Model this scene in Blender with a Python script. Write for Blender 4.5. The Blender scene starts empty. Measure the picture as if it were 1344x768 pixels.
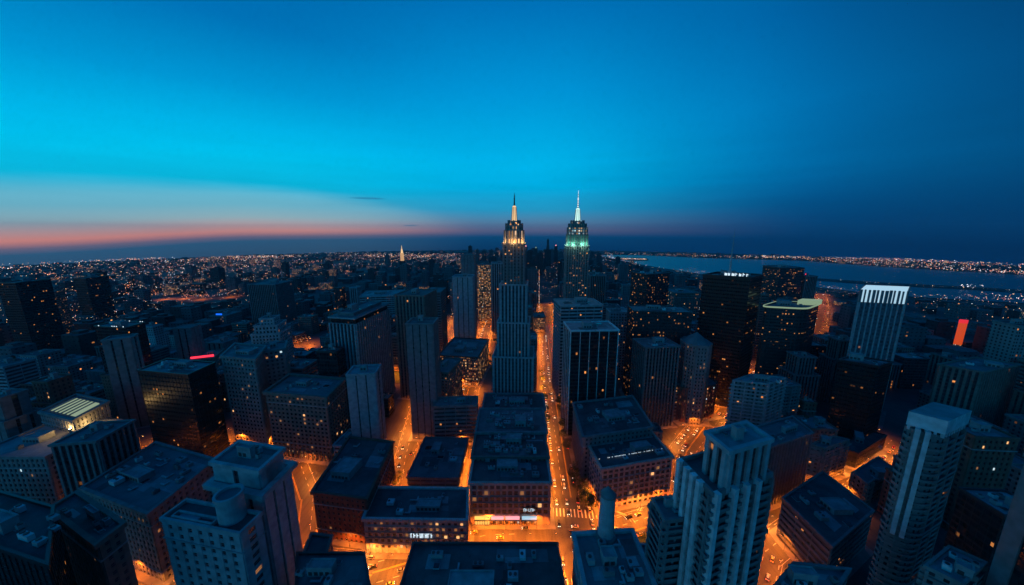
import bpy, math, random
from mathutils import Vector, Matrix
# ------------------------------------------------------------------ camera
H = 200.0; F = 438.0; CP = 386.0; EYE = 302.0; TILT = math.atan((CP - EYE) / F)
YAW = math.atan(36 / F * math.cos(TILT)); RC = 95000.0; R0 = 600.0
scn = bpy.context.scene
C = bpy.data.collections.new('city'); scn.collection.children.link(C)
cd = bpy.data.cameras.new('camera'); cam = bpy.data.objects.new('camera', cd); C.objects.link(cam)
cd.sensor_width = 36; cd.lens = F / 1344 * 36; cd.shift_y = (CP - 384) / 1344
cd.clip_start = 1; cd.clip_end = 60000
cam.location = (0, 0, H); cam.rotation_euler = (math.pi / 2 - TILT, 0, 0)
scn.camera = cam
vs = scn.view_settings; vs.view_transform = 'Standard'; vs.look = 'None'; vs.exposure = 0; vs.gamma = 1
scn.cycles.use_denoising = True
scn.cycles.max_bounces = 3; scn.cycles.diffuse_bounces = 2; scn.cycles.glossy_bounces = 2
scn.cycles.transmission_bounces = 1; scn.cycles.volume_bounces = 0
scn.cycles.sample_clamp_indirect = 2.0; scn.cycles.sample_clamp_direct = 0
scn.cycles.caustics_reflective = False; scn.cycles.caustics_refractive = False
scn.cycles.use_light_tree = True

def lin(c):
    return tuple(((x / 255) / 12.92 if x / 255 <= .04045 else ((x / 255 + .055) / 1.055) ** 2.4) for x in c)
# ------------------------------------------------------------------ sky
w = bpy.data.worlds.new('World'); scn.world = w; w.use_nodes = True
nt = w.node_tree; nt.nodes.clear()
class NT:
    def __init__(s, t): s.t = t
    def n(s, ty, **kw):
        x = s.t.nodes.new(ty)
        for k, v in kw.items(): setattr(x, k, v)
        return x
    def l(s, a, b): s.t.links.new(a, b)
    def setin(s, sock, v):
        if hasattr(v, 'is_output') or isinstance(v, bpy.types.NodeSocket): s.l(v, sock)
        else: sock.default_value = v
    def m(s, op, a, b=0.0, c=None, clamp=False):
        x = s.n('ShaderNodeMath', operation=op); x.use_clamp = clamp
        s.setin(x.inputs[0], a); s.setin(x.inputs[1], b)
        if c is not None: s.setin(x.inputs[2], c)
        return x.outputs[0]
    def vm(s, op, a, b=None):
        x = s.n('ShaderNodeVectorMath', operation=op); s.setin(x.inputs[0], a)
        if b is not None: s.setin(x.inputs[1], b)
        return x.outputs[0]
    def mr(s, v, a, b, c=0.0, d=1.0, smooth=False):
        x = s.n('ShaderNodeMapRange'); x.interpolation_type = 'SMOOTHSTEP' if smooth else 'LINEAR'
        for i, q in enumerate((v, a, b, c, d)): s.setin(x.inputs[i], q)
        return x.outputs[0]
    def ramp(s, v, stops, interp='LINEAR'):
        x = s.n('ShaderNodeValToRGB'); r = x.color_ramp; r.interpolation = interp
        while len(r.elements) > 1: r.elements.remove(r.elements[-1])
        r.elements[0].position = stops[0][0]; r.elements[0].color = (*stops[0][1], 1)
        for p, c in stops[1:]:
            e = r.elements.new(p); e.color = (*c, 1)
        s.l(v, x.inputs[0]); return x.outputs[0]
    def mix(s, f, a, b, mode='MIX'):
        x = s.n('ShaderNodeMix', data_type='RGBA', blend_type=mode)
        s.setin(x.inputs[0], f); s.setin(x.inputs[6], a); s.setin(x.inputs[7], b); return x.outputs[2]
N = NT(nt)
tc = N.n('ShaderNodeTexCoord'); sep = N.n('ShaderNodeSeparateXYZ'); N.l(tc.outputs['Generated'], sep.inputs[0])
X, Y, Z = sep.outputs
hz = N.m('SQRT', N.m('ADD', N.m('MULTIPLY', X, X), N.m('ADD', N.m('MULTIPLY', Y, Y), 1e-6)))
az = N.m('DIVIDE', X, hz)
def P(z): return max(0, min(1, (z + .08) / .88))
tz = N.mr(N.m('SUBTRACT', Z, N.m('MULTIPLY', N.mr(az, -.86, -.6, smooth=True), .017)), -.08, .8)
def sky(st): return N.ramp(tz, [(P(z), lin(c)) for z, c in st])
sL = sky([(-.07, (4, 40, 74)), (-.042, (8, 62, 100)), (-.032, (112, 84, 104)), (-.019, (236, 134, 104)), (-.006, (208, 150, 138)), (.014, (140, 164, 172)), (.04, (70, 160, 186)),
          (.08, (10, 172, 208)), (.15, (0, 184, 226)), (.2, (0, 174, 222)), (.28, (0, 144, 202)), (.39, (0, 108, 174)), (.6, (0, 74, 138)), (.8, (0, 58, 120))])
sM = sky([(-.07, (4, 44, 82)), (-.036, (8, 66, 108)), (-.018, (92, 96, 128)), (.002, (84, 122, 156)), (.04, (34, 146, 190)), (.1, (0, 164, 214)),
          (.16, (0, 172, 222)), (.33, (0, 142, 204)), (.49, (0, 106, 174)), (.8, (0, 64, 126))])
sR = sky([(-.045, (2, 40, 82)), (0, (5, 66, 116)), (.05, (2, 82, 136)), (.12, (0, 106, 166)), (.25, (0, 112, 176)), (.4, (0, 92, 156)), (.8, (0, 56, 112))])
sF = sky([(-.045, (2, 32, 68)), (0, (3, 50, 92)), (.1, (2, 66, 112)), (.25, (2, 58, 106)), (.4, (3, 38, 80)), (.8, (2, 20, 55))])
c1 = N.mix(N.mr(az, -.62, -.05, smooth=True), sL, sM)
c2 = N.mix(N.mr(az, .05, .7, smooth=True), c1, sR)
c3 = N.mix(N.mr(az, .5, .95, smooth=True), c2, sF)
nz = N.n('ShaderNodeTexNoise'); nz.inputs['Scale'].default_value = 3.0; nz.inputs['Detail'].default_value = 3
mp = N.n('ShaderNodeMapping'); mp.inputs['Scale'].default_value = (1.2, 1.2, 14)
N.l(tc.outputs['Generated'], mp.inputs[0]); N.l(mp.outputs[0], nz.inputs[0])
band = N.m('MULTIPLY', N.mr(Z, 0.02, .1, smooth=True), N.mr(Z, .3, .1, smooth=True))
cf = N.m('MULTIPLY', N.m('SUBTRACT', nz.outputs[0], .5), N.m('MULTIPLY', band, .25))
bright = N.m('ADD', 1.0, cf)
def wisp(a0, zc, aw, zw):
    q = N.m('ADD', N.m('POWER', N.m('DIVIDE', N.m('SUBTRACT', az, a0), aw), 2.0), N.m('POWER', N.m('DIVIDE', N.m('SUBTRACT', Z, N.m('ADD', zc, N.m('MULTIPLY', N.m('SUBTRACT', nz.outputs[0], .5), .01))), zw), 2.0))
    return N.mr(q, 1.2, .1, 0, .6, smooth=True)
zt_ = N.m('SUBTRACT', .098, N.m('MULTIPLY', N.m('POWER', N.m('ADD', az, .62), 2.0), .34))
zt_ = N.m('ADD', zt_, N.m('MULTIPLY', N.m('SUBTRACT', nz.outputs[0], .5), .02))
veil = N.m('MULTIPLY', N.mr(N.m('SUBTRACT', Z, zt_), .014, -.03, 0, .36, smooth=True), N.m('MULTIPLY', N.mr(Z, -.02, .03, .3, 1, smooth=True), N.mr(az, -.05, -.5, smooth=True)))
c3 = N.mix(veil, c3, (*lin((146, 192, 204)), 1))
wf = N.m('MAXIMUM', wisp(-.385, .083, .045, .0028), wisp(-.285, .012, .022, .0022))
c3 = N.mix(wf, c3, (*lin((30, 110, 150)), 1))
vmul = N.n('ShaderNodeVectorMath', operation='SCALE'); N.l(c3, vmul.inputs[0]); N.l(bright, vmul.inputs['Scale'])
bg = N.n('ShaderNodeBackground'); bg.inputs[1].default_value = 1.12; N.l(vmul.outputs[0], bg.inputs[0])
out = N.n('ShaderNodeOutputWorld'); N.l(bg.outputs[0], out.inputs[0])

# ------------------------------------------------------------------ geometry of the place
def z0(x, y):
    r = math.hypot(x, y)
    return 0.0 if r < R0 else -(r - R0) ** 2 / (2 * RC)
cT, sT = math.cos(TILT), math.sin(TILT)
def ray(u, v):
    x = (u - 672) / F; y = -(v - CP) / F
    return x, cT + y * sT, -sT + y * cT
def on_plane(u, v, z=0.0):
    dx, dy, dz = ray(u, v); t = (z - H) / dz
    return Vector((dx * t, dy * t))
def on_ground(u, v):
    dx, dy, dz = ray(u, v)
    lo = None; t = 50.0
    while t < 30000:
        if H + dz * t < z0(dx * t, dy * t):
            lo = t; break
        t *= 1.01
    if lo is None: return None
    a, b = lo / 1.01, lo
    for _ in range(30):
        m = (a + b) / 2
        if H + dz * m < z0(dx * m, dy * m): b = m
        else: a = m
    return Vector((dx * b, dy * b))
def proj(x, y, z):
    d = z - H
    f = y * cT - d * sT; up = y * sT + d * cT
    if f < 1: return None
    return 672 + F * x / f, CP - F * up / f, f
def height_from(u, v, vb):
    """top pixel (u, v) of a vertical edge whose foot is in image row vb -> world xy and height"""
    lo, hi = -50.0, 199.0
    if v < EYE: # above eye level
        lo, hi = 201.0, 600.0
    for _ in range(60):
        m = (lo + hi) / 2
        p = on_plane(u, v, m); q = proj(p.x, p.y, z0(p.x, p.y))
        near_too = q is None or q[1] > vb
        if (near_too) == (v >= EYE): hi = m
        else: lo = m
    return m
cY, sY = math.cos(YAW), math.sin(YAW)
def uv2(u, v): return Vector((u * cY + v * sY, -u * sY + v * cY))
def xy2(p): return (p[0] * cY + p[1] * sY, -p[0] * sY + p[1] * cY)

# ------------------------------------------------------------------ mesh building
class MB:
    def __init__(s): s.v = []; s.f = []; s.uv = []; s.mi = []
    def face(s, pts, uvs=None, mi=0):
        b = len(s.v); s.v.extend([tuple(p) for p in pts]); s.f.append(tuple(range(b, b + len(pts))))
        s.uv.extend(uvs if uvs else [(0.0, 0.0)] * len(pts)); s.mi.append(mi)
    def box(s, x0, x1, y0, y1, z0_, z1, mi=0, bottom=False):
        a, b, c, d = (x0, y0), (x1, y0), (x1, y1), (x0, y1)
        s.prism([a, b, c, d], z0_, z1, mi, mi, bottom)
    def prism(s, poly, za, zb, mi=0, mtop=None, bottom=False, uo=0.0):
        n = len(poly); t = uo
        for i in range(n):
            p, q = poly[i], poly[(i + 1) % n]; L = math.hypot(q[0] - p[0], q[1] - p[1])
            s.face([(p[0], p[1], za), (q[0], q[1], za), (q[0], q[1], zb), (p[0], p[1], zb)],
                   [(t, za), (t + L, za), (t + L, zb), (t, zb)], mi)
            t += L
        s.face([(p[0], p[1], zb) for p in poly], [(p[0], p[1]) for p in poly], mi if mtop is None else mtop)
        if bottom: s.face([(p[0], p[1], za) for p in reversed(poly)], None, mi)
    def cone(s, cx, cy, za, zb, ra, rb, n=12, mi=0, rot=0.0, cap=True):
        A = [(cx + ra * math.cos(rot + 2 * math.pi * i / n), cy + ra * math.sin(rot + 2 * math.pi * i / n), za) for i in range(n)]
        B = [(cx + rb * math.cos(rot + 2 * math.pi * i / n), cy + rb * math.sin(rot + 2 * math.pi * i / n), zb) for i in range(n)]
        for i in range(n):
            j = (i + 1) % n; L = 2 * math.pi * max(ra, rb) / n
            s.face([A[i], A[j], B[j], B[i]], [(i * L, za), (i * L + L, za), (i * L + L, zb), (i * L, zb)], mi)
        if cap: s.face(B, None, mi)
    def beam(s, p, q, r, mi=0, n=4, r2=None):
        p = Vector(p); q = Vector(q); d = (q - p).normalized(); a = d.orthogonal().normalized(); b = d.cross(a)
        r2 = r if r2 is None else r2
        A = [p + (a * math.cos(t) + b * math.sin(t)) * r for t in [2 * math.pi * i / n for i in range(n)]]
        B = [q + (a * math.cos(t) + b * math.sin(t)) * r2 for t in [2 * math.pi * i / n for i in range(n)]]
        for i in range(n): s.face([A[i], A[(i + 1) % n], B[(i + 1) % n], B[i]], None, mi)
        s.face(B, None, mi); s.face(A[::-1], None, mi)
    def wbox(s, p0, d, nrm, s0, s1, za, zb, o1, o0=-.05, mi=0):
        """box on a wall: from p0 along d, between heights, sticking out to o1 along nrm"""
        def pt(a, o, z): return (p0[0] + d[0] * a + nrm[0] * o, p0[1] + d[1] * a + nrm[1] * o, z)
        a0, a1 = s0, s1
        s.face([pt(a0, o1, za), pt(a1, o1, za), pt(a1, o1, zb), pt(a0, o1, zb)], [(a0, za), (a1, za), (a1, zb), (a0, zb)], mi)
        s.face([pt(a0, o0, za), pt(a0, o1, za), pt(a0, o1, zb), pt(a0, o0, zb)], [(a0, za), (a0, za), (a0, zb), (a0, zb)], mi)
        s.face([pt(a1, o1, za), pt(a1, o0, za), pt(a1, o0, zb), pt(a1, o1, zb)], [(a1, za), (a1, za), (a1, zb), (a1, zb)], mi)
        s.face([pt(a0, o1, zb), pt(a1, o1, zb), pt(a1, o0, zb), pt(a0, o0, zb)], None, mi)
        s.face([pt(a0, o0, za), pt(a1, o0, za), pt(a1, o1, za), pt(a0, o1, za)], None, mi)
    def mesh(s, name, mats):
        me = bpy.data.meshes.new(name); me.from_pydata(s.v, [], s.f)
        for m in (mats if isinstance(mats, (list, tuple)) else [mats]): me.materials.append(m)
        u = me.uv_layers.new(name='UVMap'); u.data.foreach_set('uv', [c for p in s.uv for c in p])
        me.polygons.foreach_set('material_index', s.mi); me.update(); return me
    def obj(s, name, mats, parent=None):
        if not s.f: return None
        return link(name, s.mesh(name, mats), parent)
def link(name, data, parent=None):
    o = bpy.data.objects.new(name, data); C.objects.link(o)
    if parent is not None: o.parent = parent
    return o
def tag(o, label=None, cat=None, group=None, kind=None):
    if label: o['label'] = label
    if cat: o['category'] = cat
    if group: o['group'] = group
    if kind: o['kind'] = kind
    return o
def empty(name, loc, rz=0.0):
    o = link(name, None); o.location = loc; o.rotation_euler = (0, 0, rz); return o
def copy_tree(src, loc, rz, sc=None):
    r = src.copy(); C.objects.link(r); r.location = loc; r.rotation_euler = (0, 0, rz)
    if sc: r.scale = (sc, sc, sc)
    for ch in src.children:
        c = ch.copy(); C.objects.link(c); c.parent = r
        for g in ch.children:
            d = g.copy(); C.objects.link(d); d.parent = c
    return r

# ------------------------------------------------------------------ materials
def newmat(name):
    m = bpy.data.materials.new(name); m.use_nodes = True; m.node_tree.nodes.clear(); m.cycles.emission_sampling = 'NONE'
    return m, NT(m.node_tree)
def finish(N, base, rough=.8, em=None, es=None, metal=0.0, bump=None, spec=.5):
    b = N.n('ShaderNodeBsdfPrincipled'); N.setin(b.inputs['Base Color'], base if not isinstance(base, tuple) else (*base[:3], 1))
    N.setin(b.inputs['Roughness'], rough); N.setin(b.inputs['Metallic'], metal); b.inputs['Specular IOR Level'].default_value = spec
    if em is not None:
        N.setin(b.inputs['Emission Color'], em if not isinstance(em, tuple) else (*em[:3], 1)); N.setin(b.inputs['Emission Strength'], es)
    if bump is not None: N.l(bump, b.inputs['Normal'])
    o = N.n('ShaderNodeOutputMaterial'); N.l(b.outputs[0], o.inputs[0])
def plain(name, col, rough=.8, metal=0.0, var=.25, scale=.3, spec=.5):
    m, N = newmat(name)
    tcn = N.n('ShaderNodeTexCoord'); no = N.n('ShaderNodeTexNoise'); no.inputs['Scale'].default_value = scale; no.inputs['Detail'].default_value = 4
    N.l(tcn.outputs['Object'], no.inputs[0])
    k = N.mr(no.outputs[0], .3, .7, 1 - var, 1 + var)
    v = N.n('ShaderNodeVectorMath', operation='SCALE'); v.inputs[0].default_value = col[:3]; N.l(k, v.inputs['Scale'])
    finish(N, v.outputs[0], rough, metal=metal, spec=spec); return m
def emis(name, col, s, sample=False):
    m, N = newmat(name); finish(N, (.05, .05, .05), .6, em=col, es=s)
    if sample: m.cycles.emission_sampling = 'AUTO'
    return m
def facade(name, wall, glass, bay=3.6, fl=3.7, ww=.5, wh=.5, lit=.05, warm=.75, es=1.6, rough=.75, wallvar=.2, grough=.15, lo=.5, dirt=.25):
    """window grid laid out in metres along each wall (UV); each pane has its own curtain, light or none"""
    m, N = newmat(name)
    uvn = N.n('ShaderNodeUVMap'); oi = N.n('ShaderNodeObjectInfo')
    s = N.n('ShaderNodeSeparateXYZ'); N.l(uvn.outputs[0], s.inputs[0])
    cu = N.m('DIVIDE', s.outputs[0], bay); cv = N.m('DIVIDE', s.outputs[1], fl)
    fu = N.m('FRACT', cu); fv = N.m('FRACT', cv); iu = N.m('FLOOR', cu); iv = N.m('FLOOR', cv)
    du = N.m('ABSOLUTE', N.m('SUBTRACT', fu, .5)); dv = N.m('ABSOLUTE', N.m('SUBTRACT', fv, lo))
    win = N.m('MULTIPLY', N.m('LESS_THAN', du, ww / 2), N.m('LESS_THAN', dv, wh / 2))
    geo = N.n('ShaderNodeNewGeometry'); gs = N.n('ShaderNodeSeparateXYZ'); N.l(geo.outputs['True Normal'], gs.inputs[0])
    side = N.m('LESS_THAN', N.m('ABSOLUTE', gs.outputs[2]), .5); win = N.m('MULTIPLY', win, side)
    cx = N.n('ShaderNodeCombineXYZ'); N.l(iu, cx.inputs[0]); N.l(iv, cx.inputs[1]); N.l(N.m('MULTIPLY', oi.outputs['Random'], 97.0), cx.inputs[2])
    wn = N.n('ShaderNodeTexWhiteNoise'); N.l(cx.outputs[0], wn.inputs[0])
    sc = N.n('ShaderNodeSeparateColor'); N.l(wn.outputs['Color'], sc.inputs[0])
    cl = N.n('ShaderNodeTexNoise'); cl.inputs['Scale'].default_value = .17; cl.inputs['Detail'].default_value = 1
    sv = N.vm('MULTIPLY', cx.outputs[0], (.6, 5.2, 1.0)); N.l(sv, cl.inputs[0])
    pr = N.m('MULTIPLY', N.mr(cl.outputs[0], .45, .75, .12 if lit < .2 else .75, 4.5 if lit < .2 else 1.4), lit)
    on = N.m('MULTIPLY', N.m('LESS_THAN', wn.outputs['Value'], pr), win)
    ec = N.ramp(sc.outputs[0], [(0, (1, .34, .08)), (warm * .6, (1, .5, .17)), (warm, (1, .72, .4)), (min(.98, warm + .12), (.75, .95, 1)), (1, (.5, .9, 1))])
    # light in a room is uneven: brighter near the ceiling lamp, blinds part way
    blind = N.m('GREATER_THAN', fv, N.m('MULTIPLY', sc.outputs[1], .45))
    est = N.m('MULTIPLY', N.m('MULTIPLY', on, N.m('MULTIPLY', N.m('POWER', sc.outputs[2], 1.8), es)), N.mr(blind, 0, 1, .35, 1))
    no = N.n('ShaderNodeTexNoise'); no.inputs['Scale'].default_value = .12; no.inputs['Detail'].default_value = 5
    tcn = N.n('ShaderNodeTexCoord'); mpn = N.n('ShaderNodeMapping'); mpn.inputs['Scale'].default_value = (1, 1, .25)
    N.l(tcn.outputs['Object'], mpn.inputs[0]); N.l(mpn.outputs[0], no.inputs[0])
    k = N.m('MULTIPLY', N.mr(no.outputs[0], .3, .7, 1 - dirt, 1 + dirt), N.mr(oi.outputs['Random'], 0, 1, 1 - wallvar, 1 + wallvar))
    wv = N.n('ShaderNodeVectorMath', operation='SCALE'); wv.inputs[0].default_value = wall; N.l(k, wv.inputs['Scale'])
    gv = N.n('ShaderNodeVectorMath', operation='SCALE'); gv.inputs[0].default_value = glass; N.l(N.mr(sc.outputs[1], 0, 1, .5, 1.8), gv.inputs['Scale'])
    base = N.mix(win, wv.outputs[0], gv.outputs[0])
    finish(N, base, N.mr(win, 0, 1, rough, grough), em=ec, es=est)
    return m

M = {}
def fac(k, *a, **kw): M[k] = facade(k, *a, **kw)
LW = (.31, .33, .35); STONE = (.2, .2, .2); TAN = (.17, .145, .125); BRICK = (.19, .085, .06); DARK = (.035, .037, .04); GREY = (.15, .16, .17)
GL = (.02, .026, .032)
fac('f_stone', STONE, GL, 3.6, 3.7, .42, .52, .018)
fac('f_light', LW, GL, 3.4, 3.6, .42, .5, .018)
fac('f_tan', TAN, GL, 3.2, 3.5, .45, .5, .018)
fac('f_brick', BRICK, GL, 3.2, 3.5, .42, .5, .018)
fac('f_dark', DARK, (.012, .014, .017), 2.2, 3.8, .86, .7, .035, es=1.4, rough=.35)
fac('f_grey', GREY, GL, 3.0, 3.7, .7, .5, .035)
fac('f_band', (.22, .23, .24), GL, 2.6, 3.8, .97, .5, .05, warm=.8)
fac('f_lite', (.22, .19, .16), GL, 2.4, 3.6, .5, .45, .6, es=1.5)
fac('f_warm', (.3, .2, .13), GL, 2.4, 3.6, .6, .55, .85, warm=.99, es=1.3)
fac('f_shaft', (.12, .115, .11), GL, 2.1, 3.3, .5, .4, .28, warm=.9, es=1.4)
fac('f_far', (.06, .063, .07), GL, 7, 6, .4, .3, .02, es=1.4, wallvar=.5)
fac('f_fardark', (.03, .03, .034), GL, 8, 7, .4, .3, .02, es=1.4, wallvar=.5)
fac('g_dark', (.012, .014, .017), (.014, .017, .02), 1.7, 3.8, .93, .6, .012, es=1.3, rough=.4, grough=.08)
fac('g_mid', (.03, .035, .04), (.025, .032, .04), 1.7, 3.7, .93, .6, .012, es=1.3, rough=.4, grough=.1)
fac('g_blue', (.07, .1, .13), (.06, .085, .11), 1.7, 3.7, .93, .6, .006, es=1.0, rough=.4, grough=.2)
fac('g_lit', (.03, .03, .035), (.025, .03, .035), 1.5, 3.7, .8, .4, .11, warm=.93, es=1.0, rough=.4, grough=.12)
fac('g_black', (.008, .009, .01), (.008, .009, .011), 1.7, 3.9, .8, .4, .022, es=.9, rough=.35, grough=.06)
for k, c, r in (('stone', STONE, .85), ('light', LW, .8), ('tan', TAN, .85), ('brick', BRICK, .9), ('dark', DARK, .5), ('grey', GREY, .7),
                ('white', (.55, .58, .6), .6), ('black', (.012, .013, .015), .4), ('concrete', (.26, .27, .28), .9), ('asphalt_dark', (.05, .05, .052), .9),
                ('metal', (.3, .32, .34), .4), ('bark', (.06, .045, .03), .9), ('copper', (.12, .22, .19), .7), ('pinkstone', (.5, .38, .33), .85), ('palestone', (.5, .48, .45), .8)):
    M[k] = plain(k, c, r)
def roofmat(name, col, col2):
    m, N = newmat(name); t = N.n('ShaderNodeTexCoord')
    a = N.n('ShaderNodeTexNoise'); a.inputs['Scale'].default_value = .09; a.inputs['Detail'].default_value = 6; a.inputs['Roughness'].default_value = .65
    v = N.n('ShaderNodeTexVoronoi'); v.inputs['Scale'].default_value = .11; v.distance = 'CHEBYCHEV'; v.feature = 'F1'
    N.l(t.outputs['Object'], a.inputs[0]); N.l(t.outputs['Object'], v.inputs[0])
    sc = N.n('ShaderNodeSeparateColor'); N.l(v.outputs['Color'], sc.inputs[0])
    f = N.m('ADD', N.m('MULTIPLY', N.mr(a.outputs[0], .35, .65), .6), N.m('MULTIPLY', sc.outputs[0], .4))
    finish(N, N.mix(f, (*col, 1), (*col2, 1)), .8); return m
M['roof_mid'] = roofmat('roof_mid', (.09, .1, .11), (.2, .21, .22))
M['roof_light'] = roofmat('roof_light', (.16, .17, .18), (.34, .35, .36))
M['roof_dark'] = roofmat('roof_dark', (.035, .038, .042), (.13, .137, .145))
M['em_lamp'] = emis('em_lamp', (1, .45, .12), 14)
M['em_warm'] = emis('em_warm', (1, .55, .25), .6)
M['em_orange'] = emis('em_orange', (1, .28, .06), 2.2)
M['em_amber'] = emis('em_amber', (1, .5, .1), 1.5)
M['em_white'] = emis('em_white', (.7, .88, 1), 1.1)
M['em_cool'] = emis('em_cool', (.5, .8, 1), .8)
M['em_red'] = emis('em_red', (1, .03, .06), 2.0)
M['em_pink'] = emis('em_pink', (1, .35, .4), 1.3)
M['em_blue'] = emis('em_blue', (.01, .14, 1), 1.3)
M['em_green'] = emis('em_green', (.7, 1, .62), .32)
M['em_headlight'] = emis('em_headlight', (1, .86, .62), 9)
M['em_tail'] = emis('em_tail', (1, .06, .03), 5)
M['win_dark'] = plain('win_dark', (.018, .022, .028), .12, var=.5, scale=.5)
M['win_warm'] = emis('win_warm', (1, .5, .18), 1.2)
M['win_dim'] = emis('win_dim', (1, .42, .14), .3)
M['win_cool'] = emis('win_cool', (.7, .92, 1), .9)
M['frame'] = plain('frame', (.2, .21, .22), .6)
# leaves
m, N = newmat('leaf'); oi = N.n('ShaderNodeObjectInfo'); g = N.n('ShaderNodeTexCoord'); no = N.n('ShaderNodeTexNoise'); no.inputs['Scale'].default_value = .9
N.l(g.outputs['Object'], no.inputs[0]); finish(N, N.ramp(no.outputs[0], [(.3, (.05, .11, .02)), (.7, (.15, .2, .04))]), .8); M['leaf'] = m
# road
m, N = newmat('asphalt'); g = N.n('ShaderNodeTexCoord'); a = N.n('ShaderNodeTexNoise'); a.inputs['Scale'].default_value = .05; a.inputs['Detail'].default_value = 8
b = N.n('ShaderNodeTexNoise'); b.inputs['Scale'].default_value = 1.3; b.inputs['Detail'].default_value = 4
mpn = N.n('ShaderNodeMapping'); mpn.inputs['Rotation'].default_value = (0, 0, YAW); mpn.inputs['Scale'].default_value = (.55, .03, 1)
c = N.n('ShaderNodeTexNoise'); c.inputs['Scale'].default_value = 1.0; c.inputs['Detail'].default_value = 3
for q in (a, b): N.l(g.outputs['Object'], q.inputs[0])
N.l(g.outputs['Object'], mpn.inputs[0]); N.l(mpn.outputs[0], c.inputs[0])
f = N.m('ADD', N.m('MULTIPLY', a.outputs[0], .4), N.m('ADD', N.m('MULTIPLY', b.outputs[0], .25), N.m('MULTIPLY', c.outputs[0], .35)))
finish(N, N.ramp(f, [(.36, (.035, .035, .037)), (.64, (.105, .103, .1))]), .6); M['asphalt'] = m
# distant ground: city blocks, yards and streets in patches
m, N = newmat('city_ground'); g = N.n('ShaderNodeTexCoord'); v = N.n('ShaderNodeTexVoronoi'); v.inputs['Scale'].default_value = .012; v.distance = 'CHEBYCHEV'
mpn = N.n('ShaderNodeMapping'); mpn.inputs['Rotation'].default_value = (0, 0, YAW); N.l(g.outputs['Object'], mpn.inputs[0]); N.l(mpn.outputs[0], v.inputs[0])
a = N.n('ShaderNodeTexNoise'); a.inputs['Scale'].default_value = .002; a.inputs['Detail'].default_value = 6; N.l(g.outputs['Object'], a.inputs[0])
sc = N.n('ShaderNodeSeparateColor'); N.l(v.outputs['Color'], sc.inputs[0])
f = N.m('ADD', N.m('MULTIPLY', sc.outputs[0], .5), N.m('MULTIPLY', a.outputs[0], .5))
finish(N, N.ramp(f, [(.2, (.02, .026, .022)), (.5, (.05, .055, .055)), (.8, (.11, .11, .11))]), .9); M['city_ground'] = m
# water
m, N = newmat('river_water'); g = N.n('ShaderNodeTexCoord'); a = N.n('ShaderNodeTexNoise'); a.inputs['Scale'].default_value = .03; a.inputs['Detail'].default_value = 5
N.l(g.outputs['Object'], a.inputs[0]); bp = N.n('ShaderNodeBump'); bp.inputs['Strength'].default_value = .35; bp.inputs['Distance'].default_value = 6; N.l(a.outputs[0], bp.inputs['Height'])
finish(N, (.03, .07, .1), .3, bump=bp.outputs[0]); M['river_water'] = m
M['pave'] = plain('pave', (.2, .195, .19), .85, scale=.2)
M['paint'] = plain('paint', (.62, .6, .55), .7, var=.15)
M['paint_yellow'] = plain('paint_yellow', (.6, .42, .08), .7, var=.15)
M['grass'] = plain('grass', (.05, .085, .025), .95, scale=.4)

rnd = random.Random(11)
# ------------------------------------------------------------------ ground sheet (curves down past the horizon)
g = MB(); rings = [0.0] + [60 * 1.13 ** i for i in range(60)]; rings = [r for r in rings if r < 26000]; na = 120
def gp(r, i):
    a = 2 * math.pi * i / na; return (r * math.sin(a), r * math.cos(a), z0(r, 0))
for k in range(len(rings) - 1):
    for i in range(na):
        a, b = rings[k], rings[k + 1]
        if a == 0: g.face([gp(0, 0), gp(b, i + 1), gp(b, i)], None, 0)
        else: g.face([gp(a, i), gp(a, i + 1), gp(b, i + 1), gp(b, i)], None, 0 if b < 720 else 1)
tag(g.obj('ground', [M['asphalt'], M['city_ground']]), kind='structure')

# water: strips given as image-row shorelines, cut into narrow columns so the sheet follows the curve of the ground
def fine_strip(name, far, near, dz, mat, kind='structure', thick=0.0):
    g = MB(); xs = [far[0][0] + i * (far[-1][0] - far[0][0]) / 90 for i in range(91)]
    def it(L, x):
        for (a, b), (c, d) in zip(L, L[1:]):
            if a <= x <= c: return b + (d - b) * (x - a) / (c - a)
        return L[-1][1]
    rows = 10; grid = []
    for x in xs:
        A, B = on_ground(x, it(far, x)), on_ground(x, it(near, x))
        grid.append([A.lerp(B, t / rows) for t in range(rows + 1)])
    for i in range(len(xs) - 1):
        for j in range(rows):
            q = [grid[i][j + 1], grid[i + 1][j + 1], grid[i + 1][j], grid[i][j]]
            g.face([(p.x, p.y, z0(p.x, p.y) + dz) for p in q], None, 0)
    o = g.obj(name, mat); tag(o, kind=kind); return o, grid
far_shore = [(786, 336), (800, 334.8), (850, 335.5), (920, 339), (1000, 341), (1060, 343), (1150, 350), (1230, 355), (1300, 359), (1420, 366)]
near_shore = [(786, 336.8), (800, 339), (850, 349), (920, 360), (1000, 368), (1060, 376), (1130, 384), (1200, 390), (1300, 396), (1420, 402)]
_, wgrid = fine_strip('river_water', far_shore, near_shore, 1.0, M['river_water'])
fine_strip('breakwater_land', [(1060, 365), (1150, 371), (1250, 376), (1340, 381), (1420, 386)], [(1060, 368), (1150, 374.5), (1250, 379.5), (1340, 385), (1420, 391)], 2.2, M['city_ground'])
fine_strip('pier_land', [(806, 338.5), (830, 338.6), (851, 340)], [(806, 341), (830, 342.6), (851, 342.4)], 2.0, M['city_ground'])
def in_water(x, y):
    p = proj(x, y, z0(x, y))
    if p is None: return False
    u, v = p[0], p[1]
    if u < 786 or u > 1420: return False
    def it(L):
        for (a, b), (c, d) in zip(L, L[1:]):
            if a <= u <= c: return b + (d - b) * (u - a) / (c - a)
    return it(far_shore) - .3 < v < it(near_shore) + .6

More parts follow.
